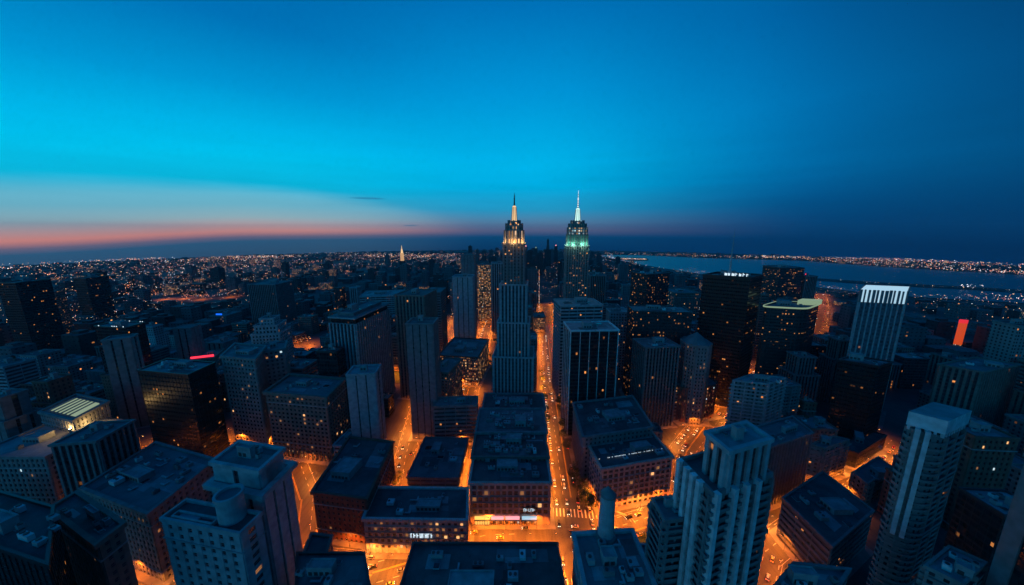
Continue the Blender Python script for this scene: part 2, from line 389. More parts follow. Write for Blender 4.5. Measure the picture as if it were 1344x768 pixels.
# ------------------------------------------------------------------ buildings
def offset(poly, d):
    """convex CCW polygon moved outward by d"""
    n = len(poly); L = []
    for i in range(n):
        p, q = poly[i], poly[(i + 1) % n]; dx, dy = q[0] - p[0], q[1] - p[1]; k = math.hypot(dx, dy) or 1
        L.append(((p[0] + dy / k * d, p[1] - dx / k * d), (dx / k, dy / k)))
    out = []
    for i in range(n):
        (p, a), (q, b) = L[i - 1], L[i]
        den = a[0] * b[1] - a[1] * b[0]
        if abs(den) < 1e-6: out.append(q); continue
        t = ((q[0] - p[0]) * b[1] - (q[1] - p[1]) * b[0]) / den
        out.append((p[0] + a[0] * t, p[1] + a[1] * t))
    return out
def ring(mb, poly, o, i, za, zb, mi=0):
    A, B = offset(poly, o), offset(poly, i); n = len(poly)
    for k in range(n):
        j = (k + 1) % n
        a, b, c, d = A[k], A[j], B[j], B[k]
        mb.face([(*a, za), (*b, za), (*b, zb), (*a, zb)], None, mi)
        mb.face([(*c, za), (*d, za), (*d, zb), (*c, zb)], None, mi)
        mb.face([(*a, zb), (*b, zb), (*c, zb), (*d, zb)], None, mi)
        mb.face([(*d, za), (*c, za), (*b, za), (*a, za)], None, mi)
def rectpoly(x0, x1, y0, y1): return [(x0, y0), (x1, y0), (x1, y1), (x0, y1)]
def ngon(cx, cy, r, n, ry=None, rot=0): 
    return [(cx + r * math.cos(rot + 2 * math.pi * i / n), cy + (ry or r) * math.sin(rot + 2 * math.pi * i / n)) for i in range(n)]
WCACHE = {}
def window_mesh(w_, h_, pane):
    k = (round(w_, 1), round(h_, 1), pane)
    if k not in WCACHE:
        b = MB(); x, z = w_ / 2, h_ / 2; f = .11
        b.face([(-x, -.03, -z), (x, -.03, -z), (x, -.03, z), (-x, -.03, z)], [(0, 0), (w_, 0), (w_, h_), (0, h_)], 0)
        for a0, a1, c0, c1 in ((-x, x, -z, -z + f), (-x, x, z - f, z), (-x, -x + f, -z + f, z - f), (x - f, x, -z + f, z - f), (-x + f, x - f, -.05, .05)):
            b.box(a0, a1, -.09, -.02, c0, c1, 1)
        WCACHE[k] = b.mesh('window', [M[pane], M['frame']])
    return WCACHE[k]
STY = {
 # body, relief, bay, floor, pier width, band height, pier out, band out, relief material, glass
 'stone': dict(body='stone', kind='punched', bay=3.6, fl=3.9, pw=1.9, bh=1.9, po=.45, bo=.3, mat='stone'),
 'light': dict(body='light', kind='punched', bay=3.5, fl=3.8, pw=1.8, bh=1.8, po=.4, bo=.28, mat='light'),
 'pink': dict(body='pinkstone', kind='punched', bay=4.2, fl=4.4, pw=1.3, bh=1.5, po=.5, bo=.3, mat='pinkstone'),
 'palestone': dict(body='palestone', kind='punched', bay=3.9, fl=4.2, pw=1.9, bh=2.0, po=.4, bo=.28, mat='palestone'),
 'tan': dict(body='tan', kind='punched', bay=3.4, fl=3.7, pw=1.8, bh=1.8, po=.4, bo=.28, mat='tan'),
 'brick': dict(body='brick', kind='punched', bay=3.4, fl=3.7, pw=1.8, bh=1.9, po=.4, bo=.28, mat='brick'),
 'piers': dict(body='light', kind='vert', bay=4.6, fl=3.8, pw=1.7, po=1.0, bo=.3, mat='light', glass='g_mid'),
 'mullion': dict(body='dark', kind='vert', bay=8.2, fl=3.8, pw=.55, po=.6, bo=.3, mat='white', glass='g_dark'),
 'darkpiers': dict(body='grey', kind='vert', bay=3.4, fl=3.8, pw=1.3, po=.8, bo=.3, mat='grey', glass='g_dark'),
 'brownpiers': dict(body='tan', kind='vert', bay=4.2, fl=3.8, pw=2.0, po=.9, bo=.3, mat='tan', glass='g_mid'),
 'slab': dict(body='light', kind='vert', bay=8, fl=3.8, pw=6.6, po=.6, bo=.3, mat='light', glass='g_mid'),
 'greyslab': dict(body='grey', kind='vert', bay=7, fl=3.8, pw=5.4, po=.6, bo=.3, mat='grey', glass='g_dark'),
 'bands': dict(body='grey', kind='horz', fl=3.9, bh=1.9, bo=.55, mat='grey', glass='g_mid'),
 'litbands': dict(body='grey', kind='horz', fl=3.9, bh=1.9, bo=.55, mat='tan', glass='g_lit'),
 'lightbands': dict(body='light', kind='horz', fl=3.9, bh=1.8, bo=.5, mat='light', glass='g_mid'),
 'dark': dict(body='g_dark', kind='glass', bay=3.4, fl=7.8, mat='dark'),
 'black': dict(body='g_black', kind='glass', bay=3.4, fl=7.8, mat='black'),
 'midglass': dict(body='g_mid', kind='glass', bay=3.4, fl=7.6, mat='dark'),
 'litglass': dict(body='g_lit', kind='glass', bay=3.4, fl=3.8, mat='dark'),
 'lite': dict(body='f_lite', kind='none', mat='dark'),
 'warm': dict(body='f_warm', kind='vert', bay=3.2, fl=3.6, pw=.5, po=.4, bo=.2, mat='tan', glass='f_warm'),
 'shaft': dict(body='stone', kind='vert', bay=3.1, fl=3.3, pw=1.1, po=.5, bo=.2, mat='stone', glass='f_shaft'),
 'balcony': dict(body='f_grey', kind='balcony', fl=3.3, mat='grey'),
 'balcony_light': dict(body='f_stone', kind='balcony', fl=3.3, mat='light'),
 'resi': dict(body='f_stone', kind='balcony', fl=3.2, mat='stone'),
}
def mass(root, poly, za, zb, style, roof='roof_mid', parapet=1.2, units=3, lit=.025, windows=True, cornice=.0, R=None, lod=0, cap=100, gf=0.0):
    R = R or rnd; S = STY[style] if isinstance(style, str) else style
    n = len(poly); rz = root.rotation_euler.z; cz, sz = math.cos(rz), math.sin(rz); ox, oy = root.location.x, root.location.y
    b = MB()
    t = 0.0
    for i in range(n):
        p, q = poly[i], poly[(i + 1) % n]; L = math.hypot(q[0] - p[0], q[1] - p[1])
        b.face([(*p, za), (*q, za), (*q, zb), (*p, zb)], [(t, za), (t + L, za), (t + L, zb), (t, zb)], 0); t += math.ceil(L / 3.4) * 3.4
    b.obj('wall', M[S['body']], root)
    d = MB(); d.face([(*p, zb - .02) for p in offset(poly, -.01)], [(p[0], p[1]) for p in poly]); d.obj('roof_deck', M[roof], root)
    mat = M[S['mat']]
    if parapet > 0:
        d = MB(); ring(d, poly, .25 + max(S.get('po', .3), S.get('bo', .3)) + cornice, -.35, zb - (.9 if cornice else .35), zb + parapet); d.obj('parapet', mat, root)
    kind = S['kind']; zt = zb - .3; wins = []; piers = MB(); bands = MB(); fl = S.get('fl', 3.8); za2 = za + gf
    nf = max(1, int(round((zb - za2 - .4) / fl))); fh = (zb - za2 - .4) / nf
    for i in range(n):
        p, q = poly[i], poly[(i + 1) % n]; L = math.hypot(q[0] - p[0], q[1] - p[1])
        if L < 1.0: continue
        dx, dy = (q[0] - p[0]) / L, (q[1] - p[1]) / L; nr = (dy, -dx)
        wn = (nr[0] * cz - nr[1] * sz, nr[0] * sz + nr[1] * cz)
        mx, my = (p[0] + q[0]) / 2, (p[1] + q[1]) / 2; wx, wy = ox + mx * cz - my * sz, oy + mx * sz + my * cz
        facing = (wn[0] * -wx + wn[1] * -wy) > 0
        dist = math.hypot(wx, wy)
        if kind in ('punched', 'vert'):
            nb = max(1, int(round((L - S['pw']) / S['bay']))); bw = (L - S['pw']) / nb; pw = S['pw']
            for k in range(nb + 1): piers.wbox(p, (dx, dy), nr, k * bw, k * bw + pw, za, zt, S['po'])
        if kind == 'punched':
            for f in range(nf + 1):
                zc = za2 + f * fh; h0 = max(za, zc - (S['bh'] * .6 if f else 0)); h1 = zc + (S['bh'] * .4 if f < nf else 0)
                if h1 - h0 > .2: bands.wbox(p, (dx, dy), nr, .02, L - .02, h0, min(h1, zt - .02), S['bo'])
            for k in range(nb):
                for f in range(nf):
                    zc0 = za2 + f * fh + S['bh'] * .4; zc1 = za2 + (f + 1) * fh - S['bh'] * .6
                    if f == nf - 1: zc1 = min(zc1, zt - .3)
                    wins.append((facing, dist, p, (dx, dy), nr, k * bw + pw, (k + 1) * bw, zc0, zc1, f))
        elif kind == 'vert':
            for f in range(1, nf): 
                if not lod and S.get('fb'): bands.wbox(p, (dx, dy), nr, .02, L - .02, za2 + f * fh - .45, za2 + f * fh + .45, .12)
            for k in range(nb): wins.append((facing, dist, p, (dx, dy), nr, k * bw + pw, (k + 1) * bw, za, zt - .1, k))
        elif kind == 'horz':
            for f in range(nf + 1):
                zc = za2 + f * fh; bands.wbox(p, (dx, dy), nr, -.1, L + .1, max(za, zc - S['bh'] * .5), min(zc + S['bh'] * .5, zt), S['bo'])
            nb = max(1, int(L / 9))
            for k in range(nb + 1): piers.wbox(p, (dx, dy), nr, k * (L - .5) / nb, k * (L - .5) / nb + .5, za, zt - .05, S['bo'] - .15)
            for f in range(nf): wins.append((facing, dist, p, (dx, dy), nr, .02, L - .02, za2 + f * fh + S['bh'] * .5, za2 + (f + 1) * fh - S['bh'] * .5, f))
        elif kind == 'glass':
            nb = max(1, int(round(L / S['bay'])))
            for k in range(nb + 1): piers.wbox(p, (dx, dy), nr, k * (L - .16) / nb, k * (L - .16) / nb + .16, za, zt, .2)
            for f in range(0, nf + 1): bands.wbox(p, (dx, dy), nr, .0, L, max(za, za + f * fh - .12), min(zt - .02, za + f * fh + .12), .12)
    if kind == 'balcony':
        for f in range(1, nf + 1):
            sb = MB(); zf = za2 + f * fh; big = offset(poly, 1.1 if f % 9 else 1.5)
            if zf > zt - 1.3: continue
            sb.prism(big, zf - .25, zf, 0, 0, True); ring(sb, big, -.02, -.14, zf + .01, zf + 1.05)
            sb.obj('balcony_slab', mat, root)
        for i in range(n):
            p, q = poly[i], poly[(i + 1) % n]; L = math.hypot(q[0] - p[0], q[1] - p[1])
            if L < 5: continue
            dx, dy = (q[0] - p[0]) / L, (q[1] - p[1]) / L; nb = max(1, int(L / 8))
            for k in range(nb + 1): pb = MB(); pb.wbox(p, (dx, dy), (dy, -dx), k * (L - .9) / nb, k * (L - .9) / nb + .9, za, zt, 1.35); pb.obj('pier', mat, root)
    piers.obj('pier', mat, root); bands.obj('floor_band', mat, root)
    if kind == 'punched' and zb - za > 22 and n == 4:
        for zc in (za2 + fh * 2 + .1, zb - .4 - fh * 2 - .1):
            bc = MB(); ring(bc, poly, S['po'] + .35, S['po'] - .3, zc - .35, zc + .25); bc.obj('belt_course', M['concrete'], root)
    if kind == 'punched':
        wins.sort(key=lambda q: (not q[0], q[1] - q[8] * .6)); rest = MB()
        for j, (fc, ds, p, d2, nr, s0, s1, a, c, f) in enumerate(wins):
            r = R.random(); pane = 'win_dark' if r > lit * 1.8 else ('win_warm' if r < lit * .35 else ('win_cool' if r < lit * .5 else 'win_dim'))
            if fc and j < cap and windows:
                s = (s0 + s1) / 2
                o = link('window', window_mesh(s1 - s0, c - a, pane), root)
                o.location = (p[0] + d2[0] * s, p[1] + d2[1] * s, (a + c) / 2); o.rotation_euler = (0, 0, math.atan2(d2[1], d2[0]))
            else:
                mi = ('win_dark', 'win_warm', 'win_cool', 'win_dim').index(pane)
                P_ = lambda s, z: (p[0] + d2[0] * s + nr[0] * .04, p[1] + d2[1] * s + nr[1] * .04, z)
                rest.face([P_(s0, a), P_(s1, a), P_(s1, c), P_(s0, c)], None, mi)
        o = rest.obj('window', [M['win_dark'], M['win_warm'], M['win_cool'], M['win_dim']], root)
        if o: o['kind'] = 'stuff'
    elif kind in ('vert', 'horz'):
        wins.sort(key=lambda q: (not q[0], q[1])); rest = MB(); g_ = M[S['glass']]
        for j, (fc, ds, p, d2, nr, s0, s1, a, c, f) in enumerate(wins):
            P_ = lambda s, z: (p[0] + d2[0] * s + nr[0] * .04, p[1] + d2[1] * s + nr[1] * .04, z)
            uo = 0 if kind == 'horz' else f * 17 * 1.7
            tgt = MB() if (fc and j < 60 and windows) else rest
            du = (s1 - s0) / max(1, round((s1 - s0) / 1.7)) / 1.7
            tgt.face([P_(s0, a), P_(s1, a), P_(s1, c), P_(s0, c)], [(uo, a), (uo + (s1 - s0) / du, a), (uo + (s1 - s0) / du, c), (uo, c)])
            if tgt is not rest: tgt.obj('window_strip' if kind == 'vert' else 'window_band', g_, root)
        rest.obj('glazing', g_, root)
    clutter(root, poly, zb, units, R)
def clutter(root, poly, z, k, R, mats=('concrete', 'metal', 'roof_light', 'white', 'grey')):
    if k <= 0: return
    if len(poly) == 4 and k >= 3:
        P_ = MB()
        for i in range(2 + k // 2):   # membrane patches and walkways
            a, c = R.uniform(.03, .75), R.uniform(.03, .75); q = shrink(poly, a, min(.97, a + R.uniform(.08, .4)), c, min(.97, c + R.uniform(.06, .3)))
            P_ = MB(); P_.face([(*t_, z + .004 * (i + 1)) for t_ in q], [(0, 0)] * 4, 0)
            P_.obj('roof_patch', M[('roof_light', 'roof_dark', 'roof_mid')[i % 3]], root)
        P_ = MB()
        for i in range(1 + k // 3):   # pipe runs
            a, c = R.uniform(.08, .5), R.uniform(.1, .9); p, q = shrink(poly, a, a, c, c)[0], shrink(poly, min(.94, a + R.uniform(.2, .5)), a, c, c)[1]
            P_.beam((*p, z + .45), (*q, z + .45), .16, n=6); P_.beam((*q, z + .45), (*q, z - .05), .16, n=6); P_.beam((*p, z + .45), (*p, z - .05), .16, n=6)
        P_.obj('roof_pipe', [M['metal']], root)
    k = int(k * 1.7)
    cx = sum(p[0] for p in poly) / len(poly); cy = sum(p[1] for p in poly) / len(poly)
    xs = [p[0] for p in poly]; ys = [p[1] for p in poly]; W, D = max(xs) - min(xs), max(ys) - min(ys)
    placed = []
    for _ in range(k * 6):
        if len(placed) >= k: break
        big = len(placed) == 0
        w_ = R.uniform(.22, .4) * W * .7 if big else R.uniform(1.5, max(2, min(W * .16, 6))); d_ = R.uniform(.22, .4) * D * .7 if big else R.uniform(1.5, max(2, min(D * .16, 5)))
        x = cx + R.uniform(-.34, .34) * W * (.5 if big else 1); y = cy + R.uniform(-.34, .34) * D * (.5 if big else 1)
        if any(abs(x - a) < (w_ + c) / 2 + .6 and abs(y - b_) < (d_ + e) / 2 + .6 for a, b_, c, e in placed): continue
        placed.append((x, y, w_, d_)); u = MB()
        if big:
            hh = R.uniform(3, 5.5); u.box(x - w_ / 2, x + w_ / 2, y - d_ / 2, y + d_ / 2, z - .01, z + hh, 0)
            ring(u, rectpoly(x - w_ / 2, x + w_ / 2, y - d_ / 2, y + d_ / 2), .18, -.3, z + hh - .2, z + hh + .45, 0)
            for q in range(int(w_ // 2.5)): u.box(x - w_ / 2 + .6 + q * 2.5, x - w_ / 2 + 2.2 + q * 2.5, y - d_ / 2 - .12, y - d_ / 2 - .01, z + .6, z + 2.4, 1)
            u.obj('bulkhead', [M['concrete'], M['dark']], root)
        elif R.random() < .6:
            hh = R.uniform(1.2, 2.6); u.box(x - w_ / 2, x + w_ / 2, y - d_ / 2, y + d_ / 2, z + .3, z + .3 + hh, 0)
            for sx in (-1, 1):
                for sy in (-1, 1): u.box(x + sx * (w_ / 2 - .3) - .12, x + sx * (w_ / 2 - .3) + .12, y + sy * (d_ / 2 - .3) - .12, y + sy * (d_ / 2 - .3) + .12, z - .01, z + .31, 1)
            for q in range(max(1, int(w_ / 2.2))): u.cone(x - w_ / 2 + 1.1 + q * 2.2, y, z + .3 + hh - .01, z + .65 + hh, .75, .7, 10, 1)
            u.obj('rooftop_unit', [M[R.choice(mats)], M['dark']], root)
        elif R.random() < .5:
            u.box(x - w_ / 2, x + w_ / 2, y - .4, y + .4, z + .35, z + 1.0, 0); u.box(x + w_ / 2 - .8, x + w_ / 2, y + .38, y + d_ / 2 + 1.5, z + .36, z + .98, 0)
            for q in (-.35, .35): u.box(x + q * w_ - .1, x + q * w_ + .1, y - .3, y + .3, z - .01, z + .37, 0)
            u.obj('duct', [M['metal']], root)
        else:
            u.box(x - w_ / 2, x + w_ / 2, y - d_ / 2, y + d_ / 2, z - .01, z + .5, 0); u.box(x - w_ / 2 + .2, x + w_ / 2 - .2, y - d_ / 2 + .2, y + d_ / 2 - .2, z + .49, z + .8, 1)
            u.obj('skylight', [M['metal'], M['win_dark']], root)

HEROES = []   # footprints with their place in the picture
def hero(name, label, cat, A, B, style='stone', vb=None, h=None, d=None, Cr=None, Cl=None, vis=None, short=None, roof='roof_mid', units=4, lit=.025, tiers=None, extra=0, **kw):
    if h is None: h = height_from(A[0], A[1], vb)
    a, b_ = on_plane(*A, h), on_plane(*B, h)
    if Cr: back = on_plane(*Cr, h) - b_
    elif Cl: back = on_plane(*Cl, h) - a
    else:
        e = (b_ - a).normalized(); back = Vector((-e.y, e.x)) * d
    foot = [a, b_, b_ + back, a + back]
    if (b_ - a).cross(back) < 0: foot = foot[::-1]
    cen = sum(foot, Vector((0, 0))) / 4; e = foot[1] - foot[0]; rz = math.atan2(e.y, e.x)
    gz = z0(cen.x, cen.y)
    root = empty(name, (cen.x, cen.y, gz), rz); tag(root, label, cat)
    cr, sr = math.cos(-rz), math.sin(-rz)
    loc = [((p - cen).x * cr - (p - cen).y * sr, (p - cen).x * sr + (p - cen).y * cr) for p in foot]
    pr = [proj(p.x, p.y, z) for p in foot for z in (gz + h, gz)]
    pr = [q for q in pr if q]; xs = [q[0] for q in pr[::1]]; ys = [q[1] for q in pr]
    tx = [proj(p.x, p.y, gz + h)[0] for p in foot]; ty = min(proj(p.x, p.y, gz + h)[1] for p in foot)
    dist = min(p.length for p in foot)
    HEROES.append(dict(foot=foot, h=h, rect=(min(tx), ty - extra, max(tx), vis if vis else ty + (max(ys) - ty) * .55), dist=dist, short=short, cen=cen, root=root, name=name))
    h -= gz
    if tiers is None: mass(root, loc, -1.0, h, style, roof=roof, units=units, lit=lit, **({'cornice': .7} if style in ('stone', 'tan', 'brick', 'pink', 'light', 'palestone') else {}) | kw)
    return root, loc, h
def shrink(loc, x0, x1, y0, y1):
    """sub-rectangle of the footprint in fractions of its two sides"""
    o = Vector(loc[0]); e = Vector(loc[1]) - o; f = Vector(loc[3]) - o
    return [tuple(o + e * a + f * b_) for a, b_ in ((x0, y0), (x1, y0), (x1, y1), (x0, y1))]
def z_at(y, v):
    k = (CP - v) / F
    return H + y * (k * cT - sT) / (cT + k * sT)

# ---- centre row of low buildings between the two avenues
r, loc, hh = hero('commercial_building', 'pale six storey block with lit shopfronts facing the wide crossing', 'building', (617, 634), (722, 634), 'pink', vb=688, d=28,
     short='shopfront block', roof='roof_dark', units=7, lit=.03, gf=9, vis=690, cap=60)
p0, p1 = loc[0], loc[1]; Lf = p1[0] - p0[0]; d2 = (1, 0); nr = (0, -1)
spec = [(.05, .24, 'em_amber'), (.26, .42, 'em_pink'), (.44, .62, 'em_pink'), (.65, .84, 'em_cool')]
for k, (a, b_, mt) in enumerate(spec):
    s = MB(); s.wbox(p0, d2, nr, a * Lf, b_ * Lf, 5.2, 6.9, 1.7, .55, 0); s.obj('shop_sign', M[mt], r)
    s = MB(); s.wbox(p0, d2, nr, a * Lf, b_ * Lf, .3, 4.6, .52, .1, 0)
    s.obj('shop_window', M['em_amber' if k == 0 else 'f_warm'], r)
    s = MB()
    for q in range(7): x = a * Lf + (b_ - a) * Lf * q / 6; s.wbox(p0, d2, nr, x - .12, x + .12, .1, 5.1, .8, .4)
    for z in (1.4, 2.9, 4.6): s.wbox(p0, d2, nr, a * Lf, b_ * Lf, z, z + .22, .72, .4)
    s.obj('shopfront_frame', M['dark'], r)
    s = MB(); s.wbox(p0, d2, nr, a * Lf - .3, b_ * Lf + .3, 4.75, 5.0, 2.6, .5); s.obj('awning', M['dark'], r)
s = MB(); s.wbox(p0, d2, nr, .66 * Lf, .85 * Lf, 10.4, 14.0, .9, .5, 0); sg = s.obj('sign_board', M['dark'], r)
s = MB(); R2 = random.Random(3); x = .67 * Lf
while x < .84 * Lf - 1:   # illegible glowing characters
    ww = R2.uniform(.7, 1.4)
    s.wbox(p0, d2, nr, x, x + .28, 11, 13.4, 1.0, .9); s.wbox(p0, d2, nr, x + .28, x + ww, R2.choice((11, 12, 13.1)), 0, 1.0, .9) if 0 else None
    z_ = R2.choice((11.0, 12.1, 13.1)); s.wbox(p0, d2, nr, x + .28, x + ww, z_, z_ + .3, 1.0, .9)
    if R2.random() < .5: s.wbox(p0, d2, nr, x + ww, x + ww + .26, 11, 13.4, 1.0, .9)
    x += ww + .6
s.obj('sign_lettering', M['em_white'], sg)
hero('commercial_building', 'flat roofed block directly behind the shopfront block, cluttered with plant', 'building', (620, 600), (719, 600), 'tan', h=35.5, d=30, short='second block of the centre row', units=16, roof='roof_dark')
hero('commercial_building', 'third flat roofed block of the centre row, with a long pale duct', 'building', (625, 568), (717, 568), 'stone', h=37, d=36, short='third block of the centre row', units=14)
hero('commercial_building', 'dark roofed block below the orange crowned tower, with a square roof court', 'building', (634, 538), (715, 538), 'stone', h=35, d=30, short='fourth block of the centre row', units=10, roof='roof_dark', vis=545)

def deco_tower(px, vb, half, y0half, rows, label, cat, crown, mast_mat, lant_mat, short, glow):
    g_ = on_ground(672 + (px - 672) * (1 - (vb - 315) / (CP + F * F / (CP - EYE) - 315)), vb); rz = 0.0; root = empty('art_deco_skyscraper', (g_.x, g_.y, z0(g_.x, g_.y)), -YAW); tag(root, label, cat)
    sc = g_.y * cT / F
    zz = lambda v: z_at(g_.y, v) - root.location.z
    def W(px_): return px_ * (g_.y * cT + H * sT * .08) / F
    # stepped masses, each (half width px, v bottom, v top, style)
    for (hw, va, vb_, st, dp) in rows:
        w_ = W(hw); za = -1 if va is None else zz(va) - .5
        poly = rectpoly(-w_, w_, -w_ * dp, w_ * dp)
        mass(root, poly, za, zz(vb_), st, units=0, parapet=1.0, cap=100)
    return root, g_, zz, W
rows = [(27, None, 462, 'shaft2', .8), (21, 462, 420, 'shaft2', .82), (17.5, 420, 372, 'shaft2', .85), (13.6, 372, 320, 'shaft', .9)]
STY['shaft2'] = dict(body='light', kind='vert', bay=3.6, fl=3.5, pw=1.7, po=.6, bo=.2, mat='light', glass='g_mid')
def finish_deco(root, zz, W, va, pts, crown_a, crown_b, lantern, mast, gcol, power):
    # flood-lit crown: octagonal setbacks, ribs, lantern and mast
    hw = W(pts[0]); 
    def octo(h_): k = h_ * .72; return [(k, -h_), (h_, -k), (h_, k), (k, h_), (-k, h_), (-h_, k), (-h_, -k), (-k, -h_)]
    zs = [zz(v) for v in pts[1]]; hs = [W(x) for x in pts[2]]
    for k in range(len(hs)):
        b = MB(); b.prism(octo(hs[k]), zs[k] - .05 * k, zs[k + 1], 0, 1); o = b.obj('crown_tier', [M[crown_a if k % 2 == 0 else crown_b], M['dark']], root)
        rb = MB(); po = octo(hs[k])
        for i in range(8):
            p, q = po[i], po[(i + 1) % 8]; L = math.hypot(q[0] - p[0], q[1] - p[1]); d_ = ((q[0] - p[0]) / L, (q[1] - p[1]) / L); n_ = max(1, int(L / 3.0))
            for j in range(n_ + 1): rb.wbox(p, d_, (d_[1], -d_[0]), j * (L - .8) / n_, j * (L - .8) / n_ + .8, zs[k], zs[k + 1] + .6, .6)
        rb.obj('crown_rib', M['stone'], root)
    zt = zs[-1]; zl = zz(lantern[0]); b = MB(); b.cone(0, 0, zt - .1, zl, W(lantern[1]), W(lantern[1] * .72), 8, 0, math.pi / 8)
    b.cone(0, 0, zl, zl + W(2.0), W(lantern[1] * .85), W(1.0), 8, 0, math.pi / 8); ln = b.obj('lantern', M[lantern[2]], root)
    rb = MB()
    for i in range(8):
        a = math.pi / 8 + i * math.pi / 4; rb.beam((W(lantern[1] * 1.12) * math.cos(a), W(lantern[1] * 1.12) * math.sin(a), zt), (W(lantern[1] * .78) * math.cos(a), W(lantern[1] * .78) * math.sin(a), zl), .45)
    rb.obj('lantern_fin', M['metal'], root)
    b = MB(); z1 = zl + W(2.0) - .1; z3 = zz(mast[0]); z2 = (z1 + z3) / 2
    b.cone(0, 0, z1, z2, W(.85), W(.6), 8); b.cone(0, 0, z2, z2 + .8, W(1.0), W(1.0), 8); b.cone(0, 0, z2 + .8, z3, W(.5), W(.18), 8)
    for k in range(7): zc = z1 + (z3 - z1) * k / 8; b.cone(0, 0, zc, zc + .9, W(1.2 - k * .09), W(1.2 - k * .09), 8, 1, cap=True)
    b.obj('mast', [M[mast[1]], M['grey']], root)
fac('crown_gold', (.4, .36, .3), (.1, .08, .06), 3.0, 8, .5, .86, 1.0, warm=.99, es=2.0)
fac('crown_gold2', (.4, .36, .3), (.1, .08, .06), 2.6, 4, .6, .7, .9, warm=.99, es=1.6)
M['glow_mast'] = emis('glow_mast', (.8, .95, 1), .95); M['glow_gold'] = emis('glow_gold', (1, .62, .28), 1.1); M['glow_white'] = emis('glow_white', (.62, 1, .93), 1.1)
fac('crown_teal', (.12, .3, .25), (.02, .1, .08), 3.0, 8, .45, .8, .0); fac('crown_cream', (.4, .42, .36), (.1, .1, .08), 2.6, 3.4, .7, .6, .95, warm=.6, es=1.3)
def flood(root, name, pts, col, power, size=1.0):
    """small floodlights of the building itself, washing its crown"""
    for k, p in enumerate(pts):
        fx = MB(); fx.box(p[0] - .5, p[0] + .5, p[1] - .5, p[1] + .5, p[2] - .9, p[2] - .3, 0); o = fx.obj('floodlight', M['dark'], root)
        ld = bpy.data.lights.new(name, 'POINT'); ld.energy = power; ld.color = col; ld.shadow_soft_size = size
        l = link('floodlight_lamp', ld, root); l.location = p
rt, g_, zz, W = deco_tower(675, 541, 0, 0, rows, 'stepped skyscraper with an orange lit crown and thin dark mast', 'skyscraper', 0, 0, 0, '', 0)
HEROES.append(dict(foot=[g_ + Vector(q) for q in ((-26, -24), (26, -24), (26, 24), (-26, 24))], h=200, rect=(645, 255, 706, 508), dist=g_.length, short='orange crowned tower', cen=g_, root=rt, name='t'))
zb_ = zz(320)
finish_deco(rt, zz, W, 320, (12, (320, 303, 294, 290), (12.2, 10.5, 7.5)), 'crown_gold', 'crown_gold2', (272, 3.4, 'glow_gold'), (253, 'dark'), None, 0)
h1 = W(14); flood(rt, 'crown_flood', [(x * h1, y * h1, zb_ + 1.6) for x, y in ((-.97, -.97), (0, -1.12), (.97, -.97), (-1.1, 0), (1.1, 0))], (1, .55, .2), 2600)
rows = [(26, None, 430, 'shaft2', .8), (14.3, 430, 323, 'shaft', .9)]
rt, g_, zz, W = deco_tower(757, 486, 0, 0, rows, 'skyscraper with green and white lit crown and bright white mast', 'skyscraper', 0, 0, 0, '', 0)
HEROES.append(dict(foot=[g_ + Vector(q) for q in ((-30, -26), (30, -26), (30, 26), (-30, 26))], h=200, rect=(741, 250, 774, 392), dist=g_.length, short='green crowned tower', cen=g_, root=rt, name='t'))
finish_deco(rt, zz, W, 323, (12, (323, 308, 299, 294, 290), (13.0, 12.2, 10.8, 8)), 'crown_teal', 'crown_cream', (275, 3.6, 'glow_white'), (250, 'glow_mast'), None, 0)
h1 = W(14.3); flood(rt, 'crown_flood', [(x * h1, y * h1, zz(322.5) + 1.4) for x, y in ((-.97, -.97), (-.4, -1.12), (.4, -1.12), (.97, -.97), (-1.1, 0), (1.1, 0))], (.45, 1, .75), 3600)

# ---- right of the central avenue
hero('office_tower', 'pale banded office tower with flat roof below the green crowned tower', 'office tower', (736, 402), (791, 401), 'lightbands', vb=528, d=36, short='pale banded tower', roof='roof_light', vis=450, lit=.03)
hero('office_tower', 'black glass office box with five white vertical fins', 'office tower', (749, 435), (812, 434), 'mullion', vb=572, d=30, short='white finned glass box', roof='roof_light', vis=510, units=3)
hero('commercial_building', 'mid rise block with a stepped dark roof and a string of roof lights', 'building', (766, 574), (856, 561), 'stone', h=42, Cl=(753, 530), short='stepped dark roof block', units=9, roof='roof_dark', vis=600)
r, loc, hh = hero('commercial_building', 'pinkish masonry block on the crossing corner with rows of big windows', 'building', (790, 616), (882, 600), 'pink', vb=669, Cl=(771, 580), short='corner masonry block', units=6, roof='roof_dark', lit=.05, vis=668)
def bulb_row(root, pts, mat, rr=.28, name='light_string'):
    b = MB()
    for p in pts: b.cone(p[0], p[1], p[2], p[2] + rr, rr * .6, rr, 5, 0); b.cone(p[0], p[1], p[2] + rr, p[2] + 2 * rr, rr, rr * .3, 5, 0)
    return b.obj(name, M[mat], root)
R2 = random.Random(5)
def along(a, b_, n, z, keep=.7): return [(a[0] + (b_[0] - a[0]) * i / n, a[1] + (b_[1] - a[1]) * i / n, z) for i in range(n) if R2.random() < keep]
q = shrink(loc, .03, .97, .3, .97); bulb_row(r, along(q[0], q[1], 46, hh + .5), 'em_white')
r5 = [h_ for h_ in HEROES if h_['short'] == 'stepped dark roof block'][0]['root']
